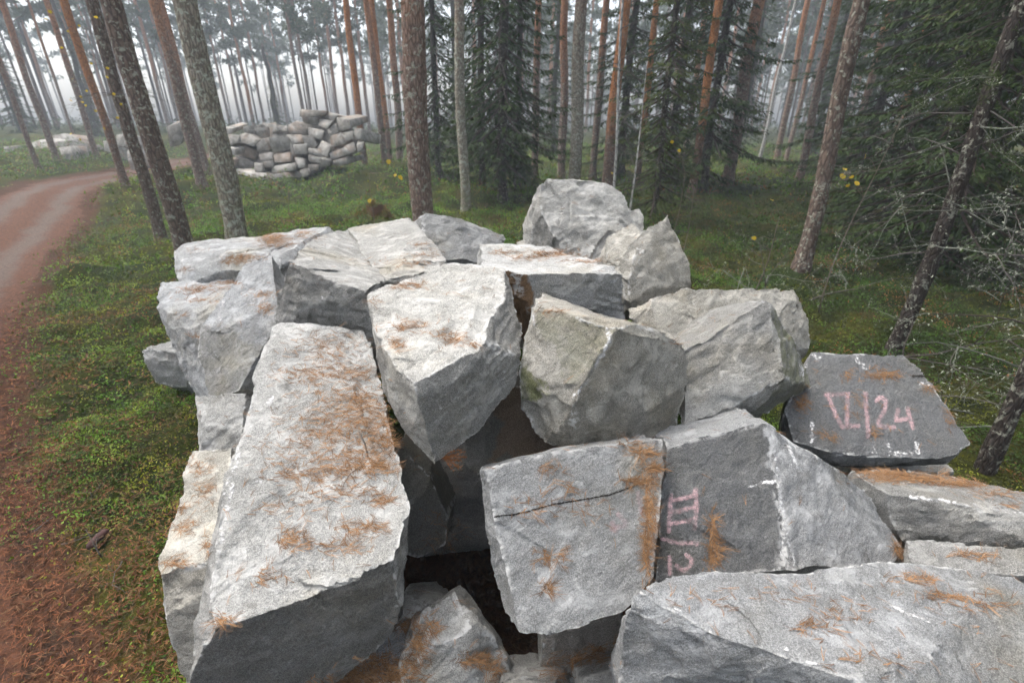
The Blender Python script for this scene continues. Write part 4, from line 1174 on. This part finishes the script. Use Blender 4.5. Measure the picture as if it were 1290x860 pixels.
# saplings with a few yellow leaves
def leaf_shape(mb, rs, p, size, col):
    a = np.linspace(0, 2 * np.pi, 9)[:-1]
    d = unit(rs.normal(0, 1, 3) + np.array([0, -1.2, 0.4])); u = unit(np.cross(d, [0.3, 0, 1])); w = np.cross(d, u)
    sx = 0.5 * (1 + 0.18 * np.cos(a))
    P = p + size * (np.cos(a)[:, None] * sx[:, None] * u + np.sin(a)[:, None] * 0.42 * w) + d * (0.06 * size * np.cos(2 * a))[:, None]
    P = np.vstack([P, p])
    mb.add(P, None, [(i, (i + 1) % 8, 8) for i in range(8)], col * rs.uniform(0.8, 1.15))
def sapling(px, py, Y, height, label, leaves, seed, size, lean=(0, 0), twigs=7):
    p = at(px, py, Y)
    rs = np.random.default_rng(seed)
    z = ground_z(p[0], Y)
    e = link('sapling', None, None, (p[0], Y, z), label, 'sapling', 'thin saplings with yellow leaves')
    mb = MB()
    s = np.linspace(0, 1, 9)
    pts = np.stack([lean[0] * s ** 1.5 + 0.03 * np.sin(5 * s + seed), lean[1] * s + 0.02 * np.cos(4 * s), height * s], -1)
    mb.tube(pts, np.linspace(0.010, 0.003, 9), 5, (0.15, 0.125, 0.10))
    for k in range(twigs):
        i = rs.integers(3, 9); a = rs.uniform(0, 6.28)
        twig(mb, rs, pts[i], np.array([math.cos(a), math.sin(a), 0.5]), height * rs.uniform(0.12, 0.3), 0.004, 1)
    link('stem', mb.mesh('stem', M['twig']), e)
    base = np.array([p[0], Y, z])
    for lx, ly in leaves:
        q = at(lx, ly, Y + rs.uniform(-0.15, 0.15)) - base
        m2 = MB(); leaf_shape(m2, rs, q, size * rs.uniform(0.75, 1.2), np.array((0.58, 0.42, 0.03)))
        link('leaf', m2.mesh('leaf', M['leaf']), e)
        # short stalk back to the stem
        ms = MB(); j = int(np.argmin(np.linalg.norm(pts - q, axis=1)))
        mid = (q + pts[j]) / 2 + np.array([0, 0, 0.03])
        ms.tube(np.array([pts[j], mid, q]), [0.003, 0.002, 0.001], 4, (0.16, 0.13, 0.10))
        link('twig', ms.mesh('twig', M['twig']), e)
sapling(1050, 330, 5.5, 2.2, 'twiggy sapling with round yellow leaves left of the dark spruce', [(1090,197),(1065,213),(1073,223),(1080,231),(1068,234),(1062,222)], 3, 0.065, (0.25, 0))
sapling(845, 300, 6.5, 1.6, 'thin sapling right of the pointed stone with a single yellow leaf', [(847,179),(856,190)], 4, 0.045, (0.05, 0), 4)
sapling(958, 335, 5.8, 1.1, 'low bare sapling with two yellow leaves above the light triangular block', [(973,252),(950,300)], 12, 0.06, (0.12, 0), 5)
sapling(857, 310, 6.3, 1.5, 'bare thin sapling beside the single-leaf one right of the pointed stone', [], 5, 0.07, (0.08, 0), 3)
sapling(470, 300, 8.5, 1.3, 'sapling with small yellow leaves in front of the mossy stump', [(466,253),(490,204),(498,221),(505,224)], 6, 0.09, (0.1, 0), 4)
rsl = np.random.default_rng(2)
sapling(203, 330, 9.0, 3.4, 'thin birch sapling with scattered yellow leaves in front of the orange pine', [(60 + 90 * u + 30 * (v - .5), 5 + 185 * v) for u, v in rsl.uniform(0, 1, (22, 2))], 7, 0.05, (0.1, 0.1), 16)
sapling(705, 330, 9.5, 2.8, 'slender sapling with tiny yellow leaves among the pines in the centre', [(771,218)], 8, 0.06, (-0.05, 0), 5)
sapling(365, 265, 10.5, 0.9, 'reddish dead fern-like sprig on the moss below the far pile', [], 9, 0.05, (0.05, 0), 6)

# mossy stump
def stump():
    p = at(472, 252, 11.5); z = ground_z(p[0], 11.5)
    e = link('tree_stump', None, None, (p[0], 11.5, z), 'low rotten stump capped with orange-green moss left of the thick pine', 'stump')
    a = np.linspace(0, 2 * np.pi, 22)[:-1]; rs = np.random.default_rng(4)
    zs = np.array([-0.1, 0.05, 0.2, 0.34])
    mb = MB(); V = []
    for i, zz in enumerate(zs):
        rr = (0.34, 0.27, 0.24, 0.22)[i] * (1 + 0.22 * np.sin(3 * a + 1) * (1 - i * 0.2)) + rs.normal(0, 0.012, 21)
        V.append(np.stack([np.cos(a) * rr, np.sin(a) * rr, zz + (rs.normal(0, 0.05, 21) if i == 3 else 0 * a)], -1))
    V = np.vstack(V); i = np.arange(3)[:, None] * 21; j = np.arange(21)[None]; k = (j + 1) % 21
    mb.add(V, np.stack([i + j, i + k, i + k + 21, i + j + 21], -1).reshape(-1, 4), col=(0.12, 0.065, 0.035))
    link('body', mb.mesh('body', M['moss'], True), e)
    n = 5000
    th = rs.uniform(0, 6.28, n); rr = 0.42 * np.sqrt(rs.uniform(0, 1, n)) * (1 + 0.35 * np.sin(2 * th + 1) + 0.2 * np.sin(5 * th))
    P = np.stack([np.cos(th) * rr, np.sin(th) * rr, 0.36 - 0.75 * rr + 0.10 * np.sin(9 * rr + 3 * th) + rs.normal(0, 0.04, n)], -1)
    D = unit(rs.normal(0, 1, P.shape) + np.array([0, 0, 1.0])); W = unit(np.cross(D, rs.normal(0, 1, P.shape)))
    V, F = blades(P, D, W, rs.uniform(0.03, 0.07, n), 0.02)
    g = rs.uniform(0, 1, (n, 1)) ** 1.3
    mb = MB(); mb.add(V, F, col=np.repeat(np.array((0.10, 0.12, 0.025)) * (1 - g) + np.array((0.24, 0.12, 0.035)) * g, 4, 0))
    link('moss_cap', mb.mesh('moss_cap', M['plants']), e)
stump()

# ------------------------------------------------------------------ ground cover (moss, lingonberry and bilberry)
def visible(x, y, z, m=110):
    px, py, dep = project(np.stack([x, y, z], -1))
    return (dep > 0.2) & (px > -m) & (px < 1290 + m) & (py < 860 + m)

def cover():
    rs = np.random.default_rng(21)
    Vs, Fs, Cs, n0 = [], [], [], 0
    def put(V, F, C):
        nonlocal n0
        Vs.append(V); Fs.append(F + n0); Cs.append(C); n0 += len(V)
    # (rmin, rmax, leaf length, width ratio, points per m2)
    for r0, r1, ln, dens, hgt in ((1.0, 5.0, 0.021, 8000, 0.075), (5.0, 9.0, 0.028, 2900, 0.15), (9.0, 16.0, 0.045, 900, 0.24), (16.0, 38.0, 0.09, 150, 0.30)):
        n = int(dens * 2.2 * (r1 ** 2 - r0 ** 2) * 0.5)
        a = rs.uniform(-1.1, 1.1, n); r = np.sqrt(rs.uniform(r0 ** 2, r1 ** 2, n))
        x, y = np.sin(a) * r, np.cos(a) * r
        s = road_s(x, y)
        p2 = np.stack([x, y, 0 * x], -1)
        dn = fbm(p2 * 1.1, 2, 31) ; dn2 = fbm(p2 * 4.5, 2, 33)
        lit = sstep(-0.7, 0.3, s + 0.3 * dn2) * (1 - sstep(ROAD_W, ROAD_W + 0.6, s))
        keep = rs.uniform(0, 1, n) > lit * 1.0
        keep &= rs.uniform(0, 1, n) < np.clip(0.55 + 0.7 * dn + 0.3 * dn2, 0.12, 1)
        keep &= ~((np.abs(x) < 1.3) & (y < 3.2))
        x, y, dn, dn2 = x[keep], y[keep], dn[keep], dn2[keep]
        z = gh(x, y)
        k = visible(x, y, z); x, y, z, dn, dn2 = x[k], y[k], z[k], dn[k], dn2[k]
        m = len(x)
        shrub = np.clip(dn * 1.2 + 0.35, 0, 1)                  # bilberry knolls versus flat moss
        hh = hgt * (0.16 + 1.5 * shrub * np.clip(0.5 + dn2, 0.1, 1.3))
        P = np.stack([x, y, z + hh * rs.uniform(0, 1, m) ** 0.7], -1)
        D = unit(rs.normal(0, 1, (m, 3)) * np.array([1, 1, 0.6]) + np.array([0, 0, 0.55]))
        W = unit(np.cross(D, rs.normal(0, 0.6, (m, 3)) + np.array([0, 0, 1.0])))
        V, F = blades(P, D, W, ln * rs.uniform(0.6, 1.4, m), ln * rs.uniform(0.38, 0.62, m))
        t = rs.uniform(0.2, 0.8, (m, 1))
        green = np.array((0.040, 0.090, 0.010)) * (1 - t) + np.array((0.115, 0.190, 0.022)) * t
        yell = np.array((0.115, 0.115, 0.011)) * (1 - t) + np.array((0.20, 0.185, 0.018)) * t
        sr = road_s(x, y); f = np.clip(sstep(-0.05, 0.45, -dn + 0.35 * dn2) + 0.5 * np.exp(-((sr + 0.75) / 0.55) ** 2) * sstep(-0.3, 0.2, dn2), 0, 1)[:, None]
        dark = (1 - 0.5 * sstep(1.5, 4.5, x) * (1 - sstep(12, 18, y)))[:, None]        # spruce shade at the right painted into the leaf colour
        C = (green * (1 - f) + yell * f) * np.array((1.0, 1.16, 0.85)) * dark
        q = rs.uniform(0, 1, m)
        br = fbm(np.stack([x, y, 0 * x + 5], -1) * 1.7, 2, 77); C[q < 0.012 + 0.6 * sstep(0.15, 0.55, br)] = np.array((0.17, 0.080, 0.028)); C[q > 0.997] = np.array((0.28, 0.22, 0.05))
        sh = 0.55 + 0.95 * sstep(-0.45, 0.5, fbm(np.stack([x, y, 0 * x + 3], -1) * (5.0 if r1 < 10 else 1.6), 2, 51))[:, None]
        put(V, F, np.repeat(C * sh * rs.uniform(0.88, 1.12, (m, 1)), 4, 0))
    V = np.vstack(Vs)
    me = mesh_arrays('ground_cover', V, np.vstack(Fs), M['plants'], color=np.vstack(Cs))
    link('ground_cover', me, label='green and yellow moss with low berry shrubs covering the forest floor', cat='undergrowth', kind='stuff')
cover()

# taller wispy bilberry shrubs beyond
def needles(P, Nn, ln, wd, rs, lift=0.004, along=None, bendf=0.25):
    """pairs of dry pine needles lying on a surface"""
    n = len(P)
    t = rs.normal(0, 1, (n, 3)) if along is None else along + rs.normal(0, 0.35, (n, 3))
    D = unit(t - Nn * np.sum(t * Nn, 1)[:, None])
    S = unit(np.cross(Nn, D))
    L_ = ln * rs.uniform(0.6, 1.25, n)[:, None]
    up = Nn * (lift + np.abs(rs.normal(0, lift, n)))[:, None]
    Vs, Fs = [], []
    for k in (-1, 1):
        sp = 0.10 * k + rs.normal(0, 0.05, n)[:, None]
        b = P + up
        m = b + D * L_ * 0.5 + S * L_ * sp * 0.5 + Nn * L_ * rs.uniform(0, 0.06, (n, 1))
        e = b + D * L_ + S * L_ * (sp + rs.normal(0, bendf, (n, 1)) * 0.5) + Nn * (L_ * rs.uniform(-0.02, 0.10, (n, 1)))
        w = S * wd * 0.5 + Nn * wd * rs.uniform(-0.3, 0.3, (n, 1))
        Vs.append(np.stack([b - w, b + w, m + w, m - w, e + w * 0.5, e - w * 0.5], 1).reshape(-1, 3))
        i = np.arange(n)[:, None] * 6
        Fs.append(np.vstack([i + np.array([0, 1, 2, 3]), i + np.array([3, 2, 4, 5])]) + (0 if k < 0 else 6 * n))
    t = rs.uniform(0, 1, (n, 1))
    C = np.array((0.13, 0.070, 0.036)) * (1 - t) + np.array((0.40, 0.225, 0.105)) * t
    return np.vstack(Vs), np.vstack(Fs), np.vstack([np.repeat(C, 6, 0)] * 2)

def cast(px, py):
    d = Vector(ray(px, py)).normalized(); best = None
    for o, b in ROCKS:
        h = b.ray_cast(Vector(CAM), d, 20)
        if h[0] is not None and (best is None or h[3] < best[2]):
            best = (np.array(h[0]), np.array(h[1]), h[3], o)
    return best

# (px, py, half width, half height, count, angle of the drift in degrees)
CLUMPS = [(430,480,60,70,420,0),(400,560,80,40,300,5),(440,530,60,30,330,0),(470,560,40,40,220,0),(410,440,50,18,140,5),(390,470,60,12,120,5),(450,470,30,12,90,0),(430,590,50,14,160,15),(370,600,40,10,70,0),(455,505,34,18,160,0),
 (495,540,22,26,180,70),(465,585,36,14,140,10),(420,620,60,14,90,5),(370,680,26,14,110,10),(450,665,36,10,90,0),(330,725,40,12,40,20),(430,690,40,12,50,20),(280,780,12,8,30,30),(350,640,60,12,50,10),(480,630,26,8,60,0),
 (515,360,26,5,90,5),(510,410,30,10,90,-15),(500,435,14,8,50,-30),(570,430,16,8,80,-20),(560,425,22,14,50,-25),(595,435,6,5,25,60),(470,380,10,5,15,0),
 (515,332,34,4,120,8),(535,320,22,5,80,20),(528,308,16,4,60,20),(470,330,40,6,40,10),
 (690,320,40,6,260,4),(660,325,30,5,120,2),(735,330,28,3,120,6),(630,318,20,3,40,2),
 (345,304,22,8,1100,-12),(385,298,20,5,220,-5),(305,325,26,4,150,-14),(290,330,12,4,60,-14),(245,316,20,3,40,-14),(232,340,10,4,50,-20),
 (245,366,24,4,150,-5),(265,362,26,4,110,-5),(250,378,24,3,70,0),(285,356,20,3,80,-5),(330,372,16,4,70,0),(333,388,9,7,70,0),(230,398,5,3,15,0),(245,424,9,3,35,-10),
 (225,640,20,8,60,-20),(245,590,24,12,80,-25),(232,665,20,8,60,-20),(220,710,18,6,50,-10),(255,620,16,14,50,-30),(262,688,5,12,40,60),
 (1110,471,22,7,160,-8),(1065,470,8,6,30,60),(1010,505,7,14,50,60),(1005,510,6,6,30,20),(1170,488,10,4,40,25),(1195,520,8,18,50,60),(1040,550,14,8,36,40),(1100,545,8,6,30,50),(1075,510,16,20,24,60),
 (1150,602,60,7,800,4),(1210,608,40,5,400,6),(1110,596,40,4,260,3),(1250,622,30,6,90,8),(1270,636,20,4,30,5),
 (818,640,5,40,190,88),(815,690,5,30,150,88),(820,590,12,6,90,-20),(800,606,22,4,90,-12),(812,570,16,6,80,-25),(790,560,14,8,30,0),(897,670,5,28,110,86),(897,700,7,14,70,80),(905,690,14,4,20,0),
 (690,700,22,10,70,10),(670,640,30,16,40,40),(710,610,20,10,16,30),(690,740,10,14,40,70),(740,640,40,20,30,50),(690,590,20,6,24,-10),
 (845,432,9,4,60,10),(700,393,30,2,30,5),(1128,690,6,6,60,70),
 (1150,730,30,6,60,10),(1180,750,30,6,50,15),(1020,790,30,6,36,10),(1060,770,60,20,50,20),(1230,760,40,14,60,15),(1110,830,60,12,30,25),(900,760,80,18,26,10),(1230,700,40,6,60,8),(980,745,60,10,24,10),
 (600,830,24,10,160,10),(620,845,16,8,70,30),(540,790,12,14,70,60),(525,815,12,28,160,60),(470,840,50,18,500,30),(430,855,40,10,420,20),(505,785,20,10,200,40),(500,850,30,12,260,40),
 (735,830,40,8,240,-18),(700,850,20,8,90,-20),(760,815,24,6,90,-20),(560,690,30,60,120,60)]
def rock_needles():
    rs = np.random.default_rng(8)
    PP, NN, AA = [], [], []
    for px, py, a, b, n, ang in CLUMPS:
        th = R(ang)
        m = int(n * 0.85)
        u, v = rs.normal(0, 0.5, m), rs.normal(0, 0.5, m)
        X, Yp = px + u * a, py + v * b
        for i in range(m):
            h = cast(X[i], Yp[i])
            if h is None or h[1][2] < 0.30: continue
            PP.append(h[0] + h[1] * (rs.uniform(0, 0.05) * max(0, 1 - u[i] ** 2 - v[i] ** 2) if (px, py) in ((345, 304), (385, 298)) else 0)); NN.append(h[1])
            AA.append((math.cos(th), -math.sin(th) * 0.5, 0) if rs.random() < 0.55 else tuple(rs.normal(0, 1, 3)))
    # loose ones on every upward surface
    for o, b in ROCKS:
        me = o.data; n = len(me.vertices)
        co = np.empty(n * 3, np.float32); me.vertices.foreach_get('co', co); co = co.reshape(-1, 3) + np.array(o.location)
        no = np.empty(n * 3, np.float32); me.vertices.foreach_get('normal', no); no = no.reshape(-1, 3)
        w = np.where(no[:, 2] > 0.72)[0]
        if len(w) == 0: continue
        w = rs.choice(w, min(len(w), int(len(w) * 0.009) + 2))
        PP += list(co[w]); NN += list(no[w]); AA += [tuple(rs.normal(0, 1, 3)) for _ in w]
    P, Nn, A = np.array(PP), np.array(NN), np.array(AA)
    V, F, C = needles(P, Nn, 0.045, 0.0012, rs, 0.002, A)
    link('needle_litter', mesh_arrays('needle_litter', V, F, M['litter'], color=C), label='dry orange pine needles drifted on the stone blocks', cat='pine needles', kind='stuff')
rock_needles()

def ground_litter():
    rs = np.random.default_rng(9)
    Vs, Fs, Cs, n0 = [], [], [], 0
    for (lo, hi, n, ln, wd) in ((1.0, 4.2, 34000, 0.042, 0.0018), (4.2, 9.0, 12000, 0.06, 0.005)):
        y = rs.uniform(0.6, hi, n); s = rs.normal(0.55, 0.75, n)
        x = road_edge(y) - 1.33 * s
        r = np.hypot(x, y); z = gh(x, y) + np.where(s > 0.05, 0.026, 0.012)
        k = (r > lo) & (r < hi) & visible(x, y, z, 60); x, y, z = x[k], y[k], z[k]
        m = len(x)
        N_ = unit(rs.normal(0, 0.18, (m, 3)) + np.array([0, 0, 1.0]))
        V, F, C = needles(np.stack([x, y, z], -1), N_, ln, wd, rs, 0.008)
        C = C * np.array((0.62, 0.42, 0.36)) * rs.uniform(0.45, 1.1, (len(C) // 12 * 2, 1)).repeat(6, 0)
        Vs.append(V); Fs.append(F + n0); Cs.append(C); n0 += len(V)
    # floor of the gap and moss
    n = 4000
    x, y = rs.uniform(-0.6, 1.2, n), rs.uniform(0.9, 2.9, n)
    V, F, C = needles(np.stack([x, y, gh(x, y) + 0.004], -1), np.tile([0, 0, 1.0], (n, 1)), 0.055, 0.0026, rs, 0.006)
    Vs.append(V); Fs.append(F + n0); Cs.append(C * 0.35); n0 += len(V)  # gap-floor needles darkened in colour to stand for the shade down there
    n = 3500
    a, r = rs.uniform(-1.1, -0.55, n), rs.uniform(1.8, 6.0, n); x, y = np.sin(a) * r, np.cos(a) * r
    V, F, C = needles(np.stack([x, y, gh(x, y) + rs.uniform(0.02, 0.05, n)], -1), unit(rs.normal(0, 0.4, (n, 3)) + np.array([0, 0, 1.0])), 0.045, 0.0018, rs, 0.006)
    Vs.append(V); Fs.append(F + n0); Cs.append(C * 0.5); n0 += len(V)
    link('ground_litter', mesh_arrays('ground_litter', np.vstack(Vs), np.vstack(Fs), M['litter'], color=np.vstack(Cs)), label='rusty brown needle litter along the road edge', cat='pine needles', kind='stuff')
ground_litter()

# ------------------------------------------------------------------ paint, cracks and white streaks on the stones
def decal(name, parent, strokes, mat, width, lift=0.0025, fade=1.0, label=None):
    """brush strokes laid on the surface of one stone"""
    bvh = dict((o.name, b) for o, b in ROCKS)[parent.name]
    mb_v, mb_f, mb_a, n0 = [], [], [], 0
    base = np.array(parent.location)
    for st in strokes:
        st = np.array(st, float)
        seg = np.linalg.norm(np.diff(st, axis=0), axis=1); cum = np.concatenate([[0], np.cumsum(seg)])
        k = max(4, int(cum[-1] / 1.6))
        s = np.linspace(0, cum[-1], k)
        c = np.stack([np.interp(s, cum, st[:, i]) for i in (0, 1)], -1)
        tg = np.gradient(c, axis=0); tg /= np.linalg.norm(tg, axis=1)[:, None] + 1e-9
        nr = np.stack([-tg[:, 1], tg[:, 0]], -1)
        rs = np.random.default_rng(int(st[0, 0] * 7 + st[0, 1]))
        c = c + nr * (np.convolve(rs.normal(0, 1, k + 4), np.ones(5) / 5, 'valid') * width * (0.12 if mat is M['pink'] else 0.35))[:, None]
        wv = width * ((0.95 + 0.3 * rs.random(k)) if mat is M['pink'] else (0.45 + 0.8 * rs.random(k))); wv[0] *= 0.6; wv[-1] *= 0.6
        m = 5
        grid, ok = [], True
        for j in range(m):
            q = c + nr * (wv * (j / (m - 1) - 0.5))[:, None]
            row = []
            for px, py in q:
                h = bvh.ray_cast(Vector(CAM), Vector(ray(px, py)).normalized(), 20)
                row.append(None if h[0] is None else np.array(h[0]) + np.array(h[1]) * lift)
            grid.append(row)
        idx = -np.ones((m, k), int)
        for j in range(m):
            for i in range(k):
                if grid[j][i] is not None:
                    idx[j, i] = n0; n0 += 1; mb_v.append(grid[j][i] - base)
                    mb_a.append(fade * (0.35 if j in (0, m - 1) else 1.0))
        for j in range(m - 1):
            for i in range(k - 1):
                f = [idx[j, i], idx[j, i + 1], idx[j + 1, i + 1], idx[j + 1, i]]
                if min(f) >= 0: mb_f.append(f)
    if not mb_f: return
    o = link(name, mesh_arrays(name, np.array(mb_v), np.array(mb_f), mat, True, {'fade': mb_a}), parent)
    if label: o['label'] = label
def streaks(parent, strokes, mat, w):
    for st in strokes: decal('white_streak', parent, [st], mat, w)
def z4(pts, ox, oy, sc): return [(ox + a / sc, oy + b / sc) for a, b in pts]
A = lambda *p: z4(p, 1000, 430, 5.375)
decal('painted_number', R14, [A((220,355),(330,590)), A((200,360),(380,360)), A((360,360),(358,570)), A((310,580),(450,570)), A((480,340),(505,660)),
      A((545,410),(590,375),(625,400),(610,470),(570,545),(580,575),(690,585)), A((705,450),(688,540),(775,520)), A((765,440),(785,520),(805,600))], M['pink'], 6.0, label='faded pink number IV/24')
B = lambda *p: z4(p, 780, 580, 5.378)
decal('painted_number', R13, [B((350,220),(335,490)), B((515,185),(525,300),(510,470)), B((350,270),(520,235)), B((345,350),(525,310)), B((335,430),(525,395)),
      B((275,525),(400,555),(540,565)), B((440,630),(490,670),(490,700),(440,745),(375,705)), B((340,640),(345,780))], M['pink'], 6.0, label='faded pink number III/2 painted sideways')
decal('paint_smear', R12, [[(776,645),(790,660),(768,668)], [(803,618),(808,650)], [(770,655),(776,672)]], M['pink'], 6, fade=0.55)
streaks(R14, [[(1090,570),(1115,571),(1150,573)], [(1117,548),(1120,570)], [(1152,556),(1158,572)], [(1100,562),(1108,572)], [(1078,448),(1091,466)], [(1158,482),(1174,487)], [(1188,556),(1193,568)], [(1021,530),(1023,558)], [(1022,448),(1036,449)]], M['white'], 7)
streaks(R10, [[(1008,455),(1010,482)]], M['white'], 7)
streaks(R8, [[(671,392),(674,410)], [(765,412),(768,428),(760,445),(745,470),(722,503)], [(672,436),(680,437)], [(682,456),(685,457)], [(690,552),(691,560)], [(770,414),(768,436)]], M['white'], 5)
streaks(R13, [[(940,612),(978,607)], [(972,540),(980,600),(984,640),(986,700)], [(992,560),(1006,590)], [(1020,562),(1040,585)], [(985,640),(995,690),(1000,712)]], M['white'], 6)
streaks(R20, [[(850,765),(864,772)], [(1015,833),(1028,838)], [(1120,765),(1150,775),(1170,785)], [(980,815),(1000,820)]], M['white'], 5)
streaks(R1, [[(262,760),(275,700),(285,650),(296,600),(300,560)], [(283,625),(290,600)], [(320,610),(330,606)], [(285,787),(290,780)], [(335,510),(345,500)]], M['white'], 7)
streaks(R4, [[(282,378),(276,398),(280,404)], [(270,440),(275,450)]], M['white'], 5)
streaks(R5, [[(360,328),(366,336)], [(405,374),(412,377)]], M['white'], 8)
streaks(R9, [[(700,392),(735,398),(745,403)], [(770,355),(786,345)]], M['white'], 5)
streaks(R15, [[(1145,626),(1180,630),(1230,637),(1290,648)]], M['white'], 5)
dk = NT('dark_crack'); M['crack'] = dk.finish((0.03, 0.028, 0.025), 0.95)
decal('crack', R12, [[(622,651),(660,645),(700,634),(760,625),(790,615),(812,606)]], M['crack'], 2.2, 0.0015)
decal('crack', R14, [[(1148,474),(1168,473)]], M['crack'], 3)

# ------------------------------------------------------------------ small things lying about
def stick(px, py, Y, pts, radii, col, name, label, cat, z=None, sides=8):
    p = at(px, py, Y); zz = ground_z(p[0], Y) if z is None else z
    mb = MB(); mb.tube(np.array(pts), radii, sides, col)
    link(name, mb.mesh(name, M['twig'], True), None, (p[0], p[1], zz), label, cat)
stick(122, 680, 2.05, [(0,-0.065,0.035),(0.008,-0.055,0.045),(0.012,0,0.05),(0.016,0.05,0.047),(0.02,0.065,0.04)], [0.008,0.020,0.022,0.020,0.008], (0.075,0.042,0.038), 'wood_chunk', 'short dark brown piece of branch lying on the moss at lower left', 'wood')
def lying_twig(px, py, Y, dirv, ln, label, seed, on_rock=False, r=0.004, depth=2):
    rs = np.random.default_rng(seed); mb = MB()
    h = cast(px, py) if on_rock else None
    p = h[0] + h[1] * 0.006 if h is not None else at(px, py, Y)
    if h is None: p[2] = ground_z(p[0], p[1]) + 0.03
    twig(mb, rs, np.zeros(3), np.array(dirv, float), ln, r, depth, False, 0.0)
    link('twig', mb.mesh('twig', M['twig']), None, p, label, 'twig')
lying_twig(135, 715, 1.9, (-0.3, 0.2, 0.9), 0.18, 'grey forked twig standing up from the moss at lower left', 2)
lying_twig(165, 730, 1.85, (0.3, -0.8, 0.2), 0.16, 'pale curved twig lying near the big slab at lower left', 3)
lying_twig(97, 627, 2.4, (1, 0.05, 0.05), 0.16, 'thin light twig lying across the moss at left', 4)
lying_twig(55, 690, 2.1, (0.2, 1, 0.05), 0.12, 'lichened grey twig on the needle litter at far lower left', 5)
lying_twig(85, 700, 2.0, (1, 0.35, 0.05), 0.18, 'dark twig lying on the needle litter at lower left', 6)
lying_twig(452, 545, 1.7, (0.5, -0.75, -0.25), 0.42, 'bare forked grey twig lying on the big needle-strewn slab', 7, True)
def brown_sprig():
    h = cast(548, 574); rs = np.random.default_rng(3)
    p = h[0] + np.array([0.02, 0.03, -0.03]); mb = MB()
    for k in range(9):
        a = -0.9 + 1.8 * k / 8
        d = np.array([0.9 * math.cos(a), 0.1, 0.5 * math.sin(a) - 0.15])
        twig(mb, rs, np.zeros(3), d, 0.10 * (1 - 0.3 * abs(a)), 0.0022, 0)
    P = np.repeat(np.vstack(mb.V), 2, 0); D = unit(rs.normal(0, 1, P.shape) + np.array([1.0, 0, 0])); W = unit(np.cross(D, rs.normal(0, 1, P.shape)))
    V, F = blades(P, D, W, rs.uniform(0.008, 0.018, len(P)), 0.0022); mb.add(V, F, col=(0.34, 0.15, 0.06))
    mb.C = [np.tile((0.32, 0.14, 0.055), (len(c), 1)) for c in mb.C]
    link('conifer_sprig', mb.mesh('conifer_sprig', M['litter']), None, p, 'dead brown conifer sprig hanging at the tip of the bright wedge block', 'sprig')
brown_sprig()

# ------------------------------------------------------------------ haze
def haze():
    bm = bmesh.new(); bmesh.ops.create_cube(bm, size=1.0)
    me = bpy.data.meshes.new('haze'); bm.to_mesh(me); bm.free()
    s = NT('haze'); v = s.n('VolumePrincipled')
    v.inputs['Color'].default_value = (0.82, 0.91, 1.0, 1); v.inputs['Density'].default_value = 0.0034
    v.inputs['Anisotropy'].default_value = 0.0
    s.l(v.outputs[0], s.out.inputs['Volume'])
    me.materials.append(s.m)
    o = link('haze', me, None, (0, 3, 13.5), kind='stuff'); o.scale = (284, 284, 32)
    o['label'] = 'pale autumn mist between the trees'; o['category'] = 'mist'
haze()
